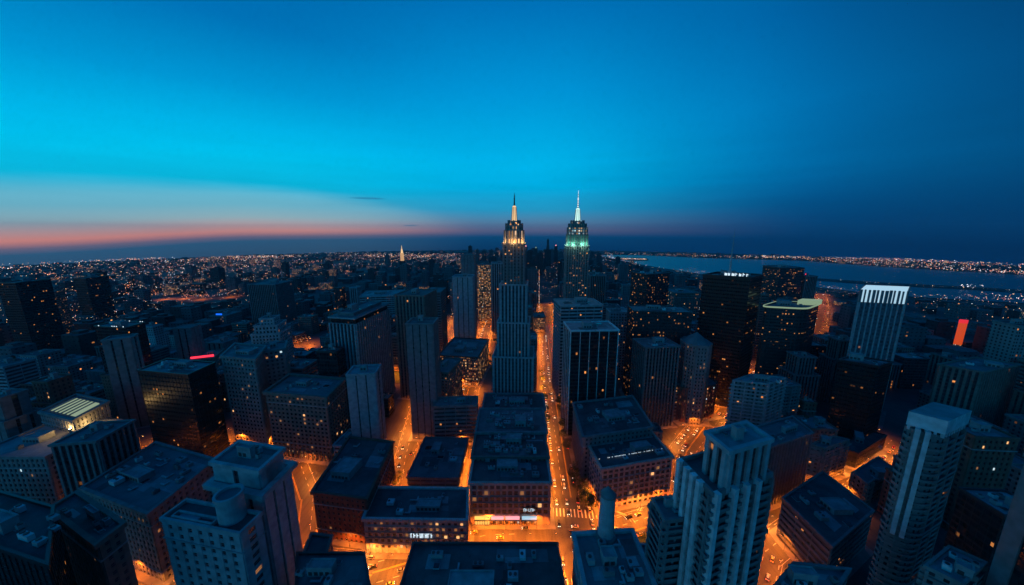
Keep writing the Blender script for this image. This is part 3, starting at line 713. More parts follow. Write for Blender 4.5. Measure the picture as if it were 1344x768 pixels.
# obelisk building
hero('office_building', 'mid rise block at the bottom edge under the tall round chimney', 'building', (775, 797), (866, 790), 'light', h=64, Cr=(829, 699), short='chimney block', units=6, vis=768, roof='roof_mid', cap=100)
cg = on_plane(797, 712, 64); t = empty('chimney_stack', (cg.x, cg.y + 3, 64)); tag(t, 'tall pale round chimney with pointed cap on the roof above the crossing', 'chimney')
ztop = z_at(cg.y + 3, 650); zc = ztop - 64
b = MB(); b.cone(0, 0, -.1, zc, 3.6, 3.1, 16, 0, cap=False); b.obj('shaft', M['light'], t)
b = MB(); b.cone(0, 0, zc, zc + 1.0, 3.35, 3.35, 16); b.cone(0, 0, zc + 1.0, zc + 4.2, 3.1, .5, 16); b.obj('cap', M['grey'], t)
b = MB(); b.cone(0, 0, -.05, 1.6, 4.6, 4.4, 16); b.obj('base', M['grey'], t)
# right big tower and its wing
r, loc, hh = hero('apartment_tower', 'tall residential tower with pale vertical ribs and a square lit penthouse', 'apartment tower', (894, 606), (936, 650), 'balcony', h=112, Cr=(1012, 624), short='ribbed residential tower', units=0, vis=768, roof='roof_dark', tiers=1)
mass(r, loc, -1, hh, dict(STY['balcony'], body='f_stone'), roof='roof_dark', units=0, parapet=1.4)
rb = MB()
for i in (0, 1):
    p, q = loc[i], loc[(i + 1) % 4]; L = math.hypot(q[0] - p[0], q[1] - p[1]); d_ = ((q[0] - p[0]) / L, (q[1] - p[1]) / L)
    for f in (.3, .5, .7): rb.wbox(p, d_, (d_[1], -d_[0]), f * L - .9, f * L + .9, 0, hh + 1.5, 2.1)
    rb.wbox(p, d_, (d_[1], -d_[0]), -.2, 1.6, 0, hh + 1.5, 1.9)
rb.obj('rib', M['white'], r)
zpa = z_at((on_plane(954, 603, 128)).y, 603)
pc = on_plane(964, 600, 126); 
pp = shrink(loc, .42, .98, .18, .86)
mass(r, pp, hh - .5, hh + 15, dict(STY['piers'], bay=4.0), roof='roof_light', units=2, parapet=1.2)
r, loc, hh = hero('apartment_building', 'lower residential wing with stacked balconies left of the ribbed tower', 'apartment building', (857, 657), (873, 685), 'balcony', h=92, Cr=(906, 681), short='balcony wing', units=2, vis=768, roof='roof_mid')
hero('office_building', 'dark mid rise with stepped flat roof behind the ribbed residential tower', 'building', (1001, 590), (1066, 569), 'darkpiers', vb=672, Cr=(1040, 548), short='stepped dark mid rise', units=3)
hero('apartment_building', 'square mid rise with small flat penthouse right of the stepped dark mid rise', 'building', (1063, 584), (1082, 589), 'resi', vb=629, Cr=(1113, 578), short='square mid rise', units=2, vis=632)
hero('office_building', 'banded low office block set cornerwise with a dark flat roof', 'building', (1028, 655), (1092, 718), 'bands', vb=703, Cr=(1145, 671), short='cornerwise banded block', units=5, roof='roof_dark', vis=768)
# curved balcony tower
r, loc, hh = hero('apartment_tower', 'tall tower of curved balconies with a pale slab crown and twin fins', 'apartment tower', (1186, 563), (1233, 576), 'resi', h=108, Cr=(1270, 558), short='curved balcony tower', units=0, vis=740, roof='roof_mid', tiers=1)
cx_ = sum(p[0] for p in loc) / 4; cy_ = sum(p[1] for p in loc) / 4
def rounded(poly, r_, k=3):
    out_ = []
    n = len(poly)
    for i in range(n):
        p = Vector(poly[i]); a = (Vector(poly[i - 1]) - p).normalized(); b_ = (Vector(poly[(i + 1) % n]) - p).normalized()
        for j in range(k + 1):
            t = j / k; out_.append(tuple(((p + a * r_) * (1 - t) ** 2 + p * 2 * t * (1 - t) + (p + b_ * r_) * t ** 2)))
    return out_
mass(r, rounded(loc, 5), -1, hh, 'resi', units=0)
fb = MB()
for f in (.38, .66):
    p, q = loc[0], loc[1]; L = math.hypot(q[0] - p[0], q[1] - p[1]); d_ = ((q[0] - p[0]) / L, (q[1] - p[1]) / L)
    fb.wbox(p, d_, (d_[1], -d_[0]), f * L - .8, f * L + .8, hh * .5, hh + 2.4, 2.0)
fb.obj('fin', M['white'], r)
b = MB(); tp = offset(shrink(loc, .12, 1.0, .05, .8), 1.0); b.prism(tp, hh + 2.4, hh + 9, 0, 1, True); b.obj('crown_slab', [M['white'], M['roof_light']], r)
b = MB()
for i in range(4):
    p, q = tp[i], tp[(i + 1) % 4]; L = math.hypot(q[0] - p[0], q[1] - p[1]); d_ = ((q[0] - p[0]) / L, (q[1] - p[1]) / L)
    for k in range(int(L / 2.6)): b.wbox(p, d_, (d_[1], -d_[0]), k * 2.6 + .6, k * 2.6 + 1.5, hh + .2, hh + 2.5, -.2, -1.4)
b.obj('crown_column', M['white'], r)
hero('apartment_building', 'dark narrow block left of the curved balcony tower above the lit street', 'building', (1120, 621), (1138, 636), 'resi', vb=650, Cr=(1171, 614), short='dark narrow block', units=2)
hero('commercial_building', 'low black roofed shed beside the lit street on the right', 'building', (1100, 588), (1126, 596), 'dark', vb=606, Cr=(1163, 572), short='black roofed shed', units=2, roof='roof_dark', vis=605)
hero('apartment_building', 'residential slab with pale roof frame left of the dark diagonal street', 'building', (963, 500), (1008, 505), 'balcony_light', vb=586, Cr=(1030, 497), short='roof frame residential slab', units=3, roof='roof_light', vis=555)
hero('apartment_building', 'companion residential slab joined behind the roof frame slab', 'building', (1006, 510), (1050, 506), 'balcony', vb=578, d=22, short='companion slab', units=3, vis=545)
# far right
r, loc, hh = hero('office_tower', 'blue grey skyscraper crowned by a glowing white lattice band', 'office tower', (1127, 396), (1187, 399), 'piers', vb=552, Cl=(1134, 389), short='white crowned tower', vis=500, tiers=1)
mass(r, loc, -1, hh, dict(STY['piers'], bay=4.4, pw=1.1, body='grey', mat='light', glass='g_blue'), units=0, parapet=0)
zc = z_at(HEROES[-1]['foot'][0].y, 380); cr_ = MB(); po = offset(loc, .2); cr_.prism(po, hh - .1, zc, 0, 0)
o = cr_.obj('crown_band', M['em_cool'], r); rb = MB()
for i in range(4):
    p, q = po[i], po[(i + 1) % 4]; L = math.hypot(q[0] - p[0], q[1] - p[1]); d_ = ((q[0] - p[0]) / L, (q[1] - p[1]) / L)
    for k in range(int(L / 3.2) + 1): rb.wbox(p, d_, (d_[1], -d_[0]), k * 3.2, k * 3.2 + R2.uniform(1.0, 2.3), hh - .3, zc + R2.uniform(-.2, .4), .9)
rb.obj('crown_fin', M['grey'], r)
hero('office_tower', 'black box tower in front of the white crowned tower', 'office tower', (1101, 473), (1153, 482), 'black', vb=578, Cr=(1171, 476), short='black box below the white crown', units=3, vis=550)
r, loc, hh = hero('office_tower', 'dark rounded office tower edged by a pale green lit roof band', 'office tower', (1000, 403), (1058, 406), 'litbands', vb=520, Cr=(1077, 399), short='green edged rounded tower', tiers=1, vis=470)
mass(r, rounded(loc, 9, 4), -1, hh, dict(STY['litbands'], body='g_dark', mat='dark', glass='g_lit', bo=.3), units=3, roof='roof_mid')
b = MB(); ring(b, rounded(loc, 9, 4), 1.3, .7, hh - .1, hh + 1.6); b.obj('roof_edge_light', M['em_green'], r)
b = MB(); q = shrink(loc, .55, 1.02, .7, 1.02); b.prism(q, hh - .1, hh + 5.5, 0, 0); b.obj('lit_penthouse', M['em_green'], r)
r, loc, hh = hero('office_tower', 'huge black glass skyscraper with a rooftop antenna and scattered lit floors', 'office tower', (923, 362), (985, 366), 'litglass', vb=523, Cr=(1001, 362), short='huge black skyscraper', tiers=1, vis=500, extra=5)
mass(r, loc, -1, hh, dict(STY['black'], body='g_black'), units=4, roof='roof_dark', parapet=2)
a = MB(); ac = shrink(loc, .45, .45, .4, .4)[0]; zt = z_at(HEROES[-1]['cen'].y, 300)
a.cone(*ac, hh, hh + 6, 3, 2.2, 8); a.cone(*ac, hh + 5.9, hh + (zt - hh) * .5, .9, .6, 6); a.cone(*ac, hh + (zt - hh) * .5, zt, .5, .15, 6)
for k in range(6): z = hh + 8 + k * (zt - hh - 10) / 6; a.box(ac[0] - 1.6, ac[0] + 1.6, ac[1] - .15, ac[1] + .15, z, z + .35)
a.obj('antenna', M['metal'], r)
a = MB(); R3 = random.Random(8)
p, q = loc[0], loc[1]
for k in range(7):
    f = .46 + k * .075; x = p[0] + (q[0] - p[0]) * f; y = p[1] + .6
    a.box(x, x + .7, y - .3, y, hh + 2, hh + 4.6 + R3.uniform(0, 1)); a.box(x + .7, x + R3.uniform(1.6, 2.6), y - .3, y, hh + R3.choice((2, 3.6)), hh + 4.4)
a.obj('roof_sign', M['em_white'], r)
hero('office_tower', 'dark grid fronted tower with warm office windows left of the huge black skyscraper', 'office tower', (832, 409), (909, 411), 'litglass', vb=528, d=30, short='warm windowed grid tower', vis=470, units=4)
hero('office_tower', 'slim dark tower with lit panes and pale left side, backed by the river', 'office tower', (850, 361), (879, 359), 'litglass', vb=470, d=34, short='slim river tower', vis=403, units=2)
hero('office_tower', 'plain dark tower in front of the warm windowed grid tower', 'office tower', (848, 457), (892, 455), 'darkpiers', vb=562, d=26, short='plain dark tower', vis=505)
r, loc, hh = hero('apartment_tower', 'eight sided stone tower with a low pointed roof left of the black skyscraper', 'apartment tower', (905, 455), (940, 456), 'stone', vb=556, d=30, short='eight sided tower', vis=500, tiers=1, extra=8)
def octq(loc, k=.28): 
    out_ = []
    for i in range(4):
        p, q = Vector(loc[i]), Vector(loc[(i + 1) % 4]); out_ += [tuple(p.lerp(q, k)), tuple(p.lerp(q, 1 - k))]
    return out_
oc = octq(loc); mass(r, oc, -1, hh, 'stone', units=0, windows=False)
b = MB(); cx_, cy_ = sum(p[0] for p in oc) / 8, sum(p[1] for p in oc) / 8
for i in range(8): b.face([(*oc[i], hh + .3), (*oc[(i + 1) % 8], hh + .3), (cx_, cy_, hh + 11)], None)
b.obj('roof', M['roof_mid'], r)
hero('commercial_building', 'low block with brightly lit window bands beside the lit junction', 'building', (848, 517), (895, 515), 'litbands', vb=553, d=30, short='lit banded low block', vis=550)
r, loc, hh = hero('commercial_building', 'round fronted brick block with dotted lights at the lit junction', 'building', (897, 512), (947, 505), 'brick', vb=556, d=34, short='round fronted brick block', vis=552, tiers=1)
mass(r, rounded(loc, 12, 4), -1, hh, 'brick', lit=.25, units=3)
hero('office_tower', 'cluster tower by the river with hundreds of tiny lit panes', 'apartment tower', (1024, 352), (1056, 352), 'litglass', vb=422, d=50, short='riverside cluster tower', vis=378)
r, loc, hh = hero('apartment_tower', 'shorter riverside tower topped by a red light', 'apartment tower', (1058, 363), (1073, 363), 'darkpiers', vb=422, d=30, short='red topped tower', vis=385)
bulb_row(r, [(0, 0, hh + 2), (2, 1, hh + 2.2)], 'em_red', 1.6, 'beacon')
hero('office_building', 'broad dark block with strips of orange windows on the far right', 'office building', (1233, 479), (1290, 489), 'brownpiers', vb=560, Cr=(1338, 479), short='broad orange striped block', vis=535, lit=.2)
r, loc, hh = hero('office_tower', 'slim tower washed entirely in glowing orange light with red top', 'office tower', (1259, 421), (1270, 422), 'warm', vb=456, Cl=(1260, 419.6), short='glowing orange tower', vis=452, tiers=1)
mass(r, rounded(loc, 3), -1, hh, dict(STY['warm'], kind='none', body='f_warm'), units=0, parapet=0)
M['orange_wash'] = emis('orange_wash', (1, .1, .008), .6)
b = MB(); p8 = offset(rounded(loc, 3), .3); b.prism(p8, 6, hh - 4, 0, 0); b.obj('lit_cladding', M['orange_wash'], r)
b = MB(); b.prism(offset(p8, .2), hh - 4, hh + .6, 0, 0); M['red_glow'] = emis('red_glow', (1, .03, .04), .8); b.obj('red_crown', M['red_glow'], r)

# ---- left of the central row
hero('office_building', 'dark low block with banded front just left of the third centre block', 'building', (569, 534), (626, 532), 'bands', vb=583, d=16, short='dark banded block', vis=572, units=3)
hero('commercial_building', 'low block with pale roof boxes above the narrow lit alley', 'building', (535, 627), (601, 628), 'bands', vb=647, Cr=(614, 576), short='alley block', units=6, vis=645)
r, loc, hh = hero('commercial_building', 'pale office block with square windows and bright white lettering on its front', 'building', (478, 681), (612, 683), 'palestone', vb=725, Cr=(613, 643), short='white lettered block', units=5, roof='roof_dark', lit=.12, vis=735, gf=4)
p0 = loc[0]; Lf = math.hypot(loc[1][0] - p0[0], loc[1][1] - p0[1]); d_ = ((loc[1][0] - p0[0]) / Lf, (loc[1][1] - p0[1]) / Lf); nr = (d_[1], -d_[0])
s = MB(); x = .45 * Lf
while x < .67 * Lf:
    ww = R2.uniform(.7, 1.3); zb_ = hh * .50
    s.wbox(p0, d_, nr, x, x + .4, zb_, zb_ + 3.0, .9, .5); z_ = R2.choice((0, 1.2, 2.6)); s.wbox(p0, d_, nr, x + .4, x + ww, zb_ + z_, zb_ + z_ + .45, .9, .5)
    if R2.random() < .6: s.wbox(p0, d_, nr, x + ww, x + ww + .4, zb_, zb_ + 3.0, .9, .5)
    x += ww + .8
s.obj('sign_lettering', M['em_white'], r)
s = MB()
for f in (.78, .90): s.wbox(p0, d_, nr, f * Lf, f * Lf + 1.8, hh * .48, hh * .48 + 1.9, .6, .5)
s.obj('wall_light', M['win_warm'], r)
s = MB(); s.wbox(p0, d_, nr, .0, Lf, hh - 5.2, hh - 4.4, 1.0, .3); s.obj('cornice', M['palestone'], r)
hero('commercial_building', 'dark red brick block with small dormer lights beside the white lettered block', 'building', (411, 646), (481, 655), 'brick', vb=704, Cr=(515, 581), short='dark red brick block', units=4, roof='roof_dark', vis=715, lit=.03)
hero('office_tower', 'slim blank concrete tower with narrow window slots', 'office tower', (455, 493), (492, 491), 'slab', vb=612, d=18, short='slim concrete tower', vis=595, units=1, roof='roof_light')
hero('office_building', 'low annex block at the foot of the slim concrete tower', 'building', (438, 585), (460, 587), 'lightbands', vb=622, d=22, short='concrete tower annex', vis=610, units=1)
hero('office_tower', 'dark narrow slab tower rising beside the left lit avenue', 'office tower', (533, 426), (568, 426), 'greyslab', vb=576, d=20, short='dark narrow slab', vis=590, units=1, roof='roof_dark')
hero('office_tower', 'brown ribbed tower behind the dark narrow slab', 'office tower', (518, 388), (556, 389), 'brownpiers', vb=522, d=40, short='brown ribbed tower', vis=500, roof='roof_dark', units=1)
r, loc, hh = hero('office_tower', 'pale ribbed slab tower with dark recessed top in the left middle distance', 'office tower', (432, 420), (466, 422), 'piers', vb=548, Cr=(510, 402), short='pale ribbed slab', units=0, vis=500, tiers=1, extra=4)
mass(r, loc, -1, hh - 3, dict(STY['piers'], po=1.3, bay=4.2, pw=1.4), units=0, parapet=0)
mass(r, shrink(loc, .03, .97, .03, .97), hh - 3.1, hh + 2, 'black', units=0, parapet=0)
b = MB(); b.prism(offset(loc, .8), hh + 2, hh + 3.6, 0, 1, True); b.obj('roof_slab', [M['light'], M['roof_mid']], r)
mass(r, shrink(loc, .2, .8, .1, .9), hh + 3.5, hh + 6, 'bands', units=2, windows=False)
r, loc, hh = hero('hotel_building', 'broad brown hotel block with a glowing arcade along its foot', 'hotel', (349, 516), (428, 523), 'brownpiers', vb=598, Cr=(452, 499), short='brown hotel', units=5, vis=610, tiers=1)
mass(r, loc, 7.5, hh, dict(STY['tan'], bay=3.9), units=5, parapet=2, cornice=1.2, lit=.03)
mass(r, shrink(loc, .06, .94, .06, .94), -1, 7.6, 'warm', units=0, parapet=0, windows=False)
b = MB()
for i in range(4):
    p, q = loc[i], loc[(i + 1) % 4]; L = math.hypot(q[0] - p[0], q[1] - p[1]); d_ = ((q[0] - p[0]) / L, (q[1] - p[1]) / L)
    for k in range(int(L / 4) + 1): b.wbox(p, d_, (d_[1], -d_[0]), k * (L - 1.2) / int(L / 4), k * (L - 1.2) / int(L / 4) + 1.2, 0, 7.45, .3, -1)
b.obj('arcade_column', M['tan'], r)
r, loc, hh = hero('apartment_tower', 'tall stone twin bay tower standing on a glowing street corner', 'apartment tower', (291, 468), (334, 472), 'stone', vb=584, Cr=(348, 455), short='twin bay stone tower', units=2, vis=580)
hero('apartment_tower', 'stone companion tower joined right of the twin bay tower', 'apartment tower', (331, 464), (373, 458), 'stone', vb=572, d=24, short='stone companion tower', units=2, vis=500)
r, loc, hh = hero('apartment_tower', 'older ornate tower with stepped tapering top behind the stone companion tower', 'apartment tower', (329, 440), (367, 438), 'light', vb=530, d=28, short='ornate stepped tower', units=0, vis=462, tiers=1, extra=30)
mass(r, loc, -1, hh, dict(STY['light']), units=0, windows=False); mass(r, shrink(loc, .1, .9, .1, .9), hh, hh + 9, 'light', units=0, windows=False); mass(r, shrink(loc, .25, .75, .25, .75), hh + 9, hh + 16, 'light', units=1, windows=False)
hero('office_tower', 'huge matt black cube building with a pale cluttered roof on the left', 'office tower', (181, 487), (247, 493), 'black', vb=603, Cr=(282, 477), short='black cube', units=7, roof='roof_light', vis=600)
r, loc, hh = hero('office_tower', 'dark flat tower with tiny white roof edge lights behind the black cube', 'office tower', (124, 429), (165, 431), 'black', vb=522, Cr=(190, 424), short='roof lit dark tower', units=3, vis=480)
bulb_row(r, [(x, y, hh + 1.2) for x, y, _ in along(loc[0], loc[1], 14, 0, .6)] + [(x, y, hh + 1.2) for x, y, _ in along(loc[3], loc[2], 14, 0, .6)], 'em_white', .5)
hero('office_tower', 'plain windowless grey slab in front of the roof lit dark tower', 'office tower', (134, 448), (171, 444), 'greyslab', vb=565, d=14, short='plain grey slab', units=0, vis=530)
hero('office_tower', 'thin blank slab left of the ornate stepped tower', 'office tower', (227, 432), (250, 431), 'greyslab', vb=500, d=18, short='thin blank slab', units=0, vis=472)
# bottom left
r, loc, hh = hero('office_tower', 'large grey masonry tower with heavy cornice and boxy penthouse', 'office tower', (279, 636), (344, 649), 'slab', h=88, Cr=(380, 613), short='heavy cornice tower', units=0, vis=768, tiers=1, roof='roof_mid')
mass(r, loc, -1, hh, dict(STY['slab'], bay=6.5, pw=4.9, po=.7), units=0, parapet=1.6, cornice=1.6)
mass(r, shrink(loc, .02, .94, .1, .9), hh - .3, hh + 10, dict(STY['slab'], bay=12, pw=11), units=3, parapet=1.0, roof='roof_mid', cornice=.5)
r, loc, hh = hero('office_building', 'lower flat wing with railed roof joined left of the heavy cornice tower', 'building', (213, 682), (315, 702), 'light', h=84, Cr=(342, 676), short='railed roof wing', units=0, vis=768, tiers=1, roof='roof_dark')
mass(r, loc, -1, hh, dict(STY['light'], bay=5.0, pw=3.0), units=0, parapet=1.3, roof='roof_dark')
b = MB(); q = shrink(loc, .1, .62, .12, .4); ring(b, q, .3, -.3, hh, hh + 1.6); b.obj('roof_railing', M['light'], r)
b = MB(); q = shrink(loc, .15, .4, .18, .36); b.prism(q, hh - .05, hh + .7, 0, 0); b.obj('skylight', M['metal'], r)
cg = on_plane(298, 688, hh); t = empty('water_tank', (cg.x, cg.y + 3, hh)); tag(t, 'big round rimmed roof tank beside the heavy cornice tower', 'water tank')
zt = z_at(cg.y + 3, 648) - hh; b = MB(); b.cone(0, 0, -.1, zt, 4.6, 4.6, 24, 0, cap=False); b.obj('drum', M['light'], t)
b = MB(); ring(b, ngon(0, 0, 4.6, 24), .45, -.5, zt - .8, zt + .5); b.obj('rim', M['light'], t)
b = MB(); b.face([(*p, zt - .7) for p in ngon(0, 0, 4.5, 24)]); b.obj('lid', M['roof_mid'], t)
hero('commercial_building', 'wide low roofed hall with rounded plant box left of the heavy cornice tower', 'building', (109, 641), (195, 674), 'stone', h=46, Cr=(281, 605), short='wide roofed hall', units=12, vis=730, roof='roof_mid', lit=.02, cornice=.8)
hero('office_building', 'dark block with deep vertical piers behind the wide roofed hall', 'office building', (68, 585), (126, 580), 'darkpiers', h=68, Cr=(175, 553), short='deep piered block', units=3, vis=650)
r, loc, hh = hero('commercial_building', 'boxy hall whose pale roof glows greenish yellow on the far left', 'building', (53, 541), (96, 552), 'stone', h=52, Cr=(141, 528), short='glowing roof hall', units=0, vis=585)
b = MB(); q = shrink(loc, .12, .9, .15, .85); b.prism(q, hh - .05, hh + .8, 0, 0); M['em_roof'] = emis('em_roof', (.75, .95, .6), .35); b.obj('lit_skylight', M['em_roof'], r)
b = MB(); 
for k in range(6): q = shrink(loc, .15 + k * .12, .18 + k * .12, .1, .9); b.prism(q, hh + .7, hh + 1.3, 0, 0)
b.obj('skylight_beam', M['grey'], r)
r, loc, hh = hero('commercial_building', 'low terrace roof lit by yellow floodlights at the left edge', 'building', (-40, 600), (60, 600), 'stone', h=40, d=46, short='floodlit terrace', units=2, vis=640, roof='roof_light')
flood(r, 'terrace_flood', [(loc[0][0] * .0 + 10, 4, hh + 5), (18, 12, hh + 5)], (1, .6, .2), 5500, .3)
hero('office_building', 'dim mid rise seen from above with a line of small warm roof lights', 'office building', (68, 668), (128, 714), 'tan', h=74, Cr=(160, 690), short='warm lined mid rise', units=4, vis=768, lit=.03, roof='roof_dark')  # dark roof material imitates the dimming towards the frame corner
hero('office_building', 'black mass of a building filling the lower left corner', 'office building', (-60, 700), (62, 742), 'black', h=92, Cr=(70, 668), short='lower left black mass', units=6, vis=768, roof='roof_dark')  # corner vignetting is put into this dark roof colour
# bottom centre
r, loc, hh = hero('commercial_building', 'wide black roofed block at the bottom centre facing the crossing', 'building', (512, 820), (748, 820), 'dark', h=50, Cr=(731, 715), short='black roofed block', units=10, vis=768, roof='roof_dark')
hero('commercial_building', 'small black roofed kiosk building left of the bottom centre', 'building', (400, 728), (426, 731), 'tan', h=24, Cr=(434, 706), short='black roofed kiosk', units=0, vis=740, roof='roof_dark')
hero('office_building', 'mid rise with pale tented roof at the bottom left of centre', 'building', (388, 800), (490, 800), 'midglass', h=48, Cr=(478, 728), short='tented roof block', units=5, vis=768, roof='roof_mid')
# middle distance on the left avenue
hero('commercial_building', 'glowing window grid block on the corner of the left avenue', 'building', (575, 467), (627, 470), 'lite', vb=503, Cr=(641, 446), short='glowing grid block', units=4, vis=503)
hero('commercial_building', 'low block with pale flat roof at the left avenue below the glowing grid block', 'building', (566, 488), (588, 490), 'tan', vb=545, d=40, short='pale flat roof block', units=2, vis=530, lit=.15)
hero('apartment_tower', 'pale blank twin slab tower behind the glowing grid block', 'apartment tower', (594, 364), (620, 364), 'slab', vb=470, d=26, short='pale twin slab', units=1, vis=450, roof='roof_mid')
hero('apartment_tower', 'darker tower peeping above the pale twin slab', 'apartment tower', (605, 335), (622, 335), 'greyslab', vb=445, d=26, short='dark peeping tower', units=0, vis=365)
hero('office_tower', 'small tower glowing amber all over left of the orange crowned tower', 'office tower', (626, 348), (644, 348), 'warm', vb=420, d=22, short='glowing amber tower', units=1, vis=393)
hero('apartment_tower', 'hazy pale tower between the amber tower and the orange crowned tower', 'apartment tower', (645, 346), (661, 346), 'piers', vb=440, d=24, short='hazy pale tower', units=1, vis=385)
hero('office_building', 'wide pale banded office building left of the brown ribbed tower', 'office building', (472, 390), (527, 388), 'lightbands', vb=440, d=60, short='wide banded office', units=3, vis=412, roof='roof_light')
hero('office_building', 'pale low tower right behind the brown ribbed tower', 'office building', (556, 384), (578, 384), 'bands', vb=470, d=40, short='pale low tower', units=1, vis=420)
hero('apartment_tower', 'thin tower with a bright speckled left edge in the left distance', 'apartment tower', (438, 378), (447, 378), 'litglass', vb=420, d=20, short='speckled thin tower', units=0, vis=405)
hero('apartment_tower', 'thin pale tower right of the speckled thin tower', 'apartment tower', (459, 378), (468, 378), 'piers', vb=418, d=20, short='thin pale tower', units=0, vis=400)
hero('office_tower', 'dark boxy tower alone in the left distance', 'office tower', (325, 374), (361, 374), 'darkpiers', vb=440, d=50, short='dark boxy tower', units=1, vis=410)
hero('office_tower', 'dark tower left of the lit crown tower on the far left', 'office tower', (96, 366), (112, 366), 'black', vb=425, d=40, short='far left dark tower', units=1, vis=410)
hero('office_tower', 'tower with lit window grid and bright white crown on the far left', 'office tower', (113, 362), (135, 360), 'lite', vb=415, d=40, short='far left lit tower', units=1, vis=385)
hero('office_tower', 'tall black tower at the far left edge', 'office tower', (-4, 372), (20, 372), 'black', vb=470, d=40, short='left edge black tower', units=1, vis=430)
hero('office_building', 'dark block with glowing orange corner at the far left edge', 'office building', (22, 388), (58, 386), 'litglass', vb=450, d=50, short='orange cornered block', units=1, vis=420)
hero('office_building', 'heavy wide block right of the warm windowed grid tower in the river distance', 'office building', (886, 385), (918, 385), 'tan', vb=440, d=50, short='river distance block', units=1, vis=420, lit=.1)
hero('office_building', 'dark red lit block above the left bend of the central avenue', 'office building', (701, 417), (716, 417), 'lite', vb=436, d=40, short='red lit block', units=1, vis=434)
r, loc, hh = hero('apartment_tower', 'dark slab tower cut off by the right border of the picture', 'apartment tower', (1350, 600), (1430, 640), 'greyslab', h=118, d=12, short='right border tower', units=2, vis=768)
hero('apartment_building', 'pale stepped roof cluster in the lower right shadows', 'apartment building', (1215, 745), (1262, 768), 'resi', h=66, Cr=(1292, 740), short='lower right stepped block', units=3, vis=768, roof='roof_light')
hero('office_building', 'dark building with tented roof at the bottom right of the lit street', 'building', (1004, 790), (1080, 800), 'bands', h=62, Cr=(1112, 750), short='bottom right tented block', units=4, vis=768)
hero('commercial_building', 'mid height block carrying a long red neon strip behind the black cube', 'building', (246, 474), (280, 470), 'tan', vb=505, d=34, short='red neon block', units=1, vis=480)
hero('commercial_building', 'small block with a vivid blue neon sign in the left distance', 'building', (276, 415), (296, 415), 'stone', vb=432, d=40, short='blue neon block', units=1, vis=420)
# distant lit spire and riverside towers seen over the roofs
def spire(name, label, px, vb, vt, hw, mat, mat2):
    g_ = on_ground(px, vb); k = g_.y / F; t = empty(name, (g_.x, g_.y, z0(g_.x, g_.y))); tag(t, label, 'skyscraper')
    zt = z_at(g_.y, vt) - t.location.z; w_ = hw * k; b = MB(); b.box(-w_, w_, -w_, w_, -2, zt * .6); b.obj('shaft', M['f_fardark'], t)
    b = MB(); b.box(-w_ * .7, w_ * .7, -w_ * .7, w_ * .7, zt * .6 - .1, zt * .8); b.obj('lit_tier', M[mat], t)
    b = MB(); b.cone(0, 0, zt * .8 - .1, zt * .9, w_ * .6, w_ * .3, 8); b.cone(0, 0, zt * .9, zt, w_ * .2, w_ * .05, 6); b.obj('pinnacle', M[mat2], t)
    return t
spire('clock_tower', 'distant slender tower glowing cream on the left skyline', 530, 372, 322, 2.6, 'em_warm', 'glow_gold')
R4 = random.Random(21); 
down = [(690, 352, 322, 3), (697, 350, 330, 3.4), (703, 352, 324, 3), (710, 354, 328, 3.4), (718.5, 352, 312, 1.8), (724, 352, 326, 3), (729, 350, 321, 2.6), (736, 352, 329, 3.6), (645, 352, 327, 3), (636, 350, 328, 3), (627, 352, 326, 2.4), (652, 352, 330, 3), (776, 350, 329, 3), (785, 349, 331, 3.4), (618, 352, 331, 3),(575,372,344,4.5),(560,366,348,4)]
for i, (px, vb, vt, hw) in enumerate(down):
    g_ = on_ground(px, vb); k = g_.y / F; t = empty('distant_skyscraper', (g_.x, g_.y, z0(g_.x, g_.y)), -YAW)
    od = ['first', 'second', 'third', 'fourth', 'fifth', 'sixth', 'seventh', 'eighth', 'ninth', 'tenth', 'eleventh', 'twelfth', 'thirteenth', 'fourteenth', 'fifteenth', 'sixteenth', 'seventeenth']
    rank = sorted(range(len(down)), key=lambda j: down[j][0]).index(i)
    tag(t, 'hazy downtown skyscraper on the horizon, ' + od[rank] + ' counted from the left', 'skyscraper', 'downtown skyscrapers on the horizon')
    zt = z_at(g_.y, vt) - t.location.z; w_ = hw * k; b = MB()
    b.box(-w_, w_, -w_, w_, -2, zt * .75, 0); b.box(-w_ * .75, w_ * .75, -w_ * .75, w_ * .75, zt * .74, zt * .94, 0); b.obj('wall', M['f_far'], t)
    b = MB(); b.cone(0, 0, zt * .93, zt, w_ * .35, w_ * .1, 6); b.obj('spire' if i % 3 == 1 else 'roof', M['em_pink' if i in (0, 6) else ('em_green' if i == 2 else 'dark')], t)

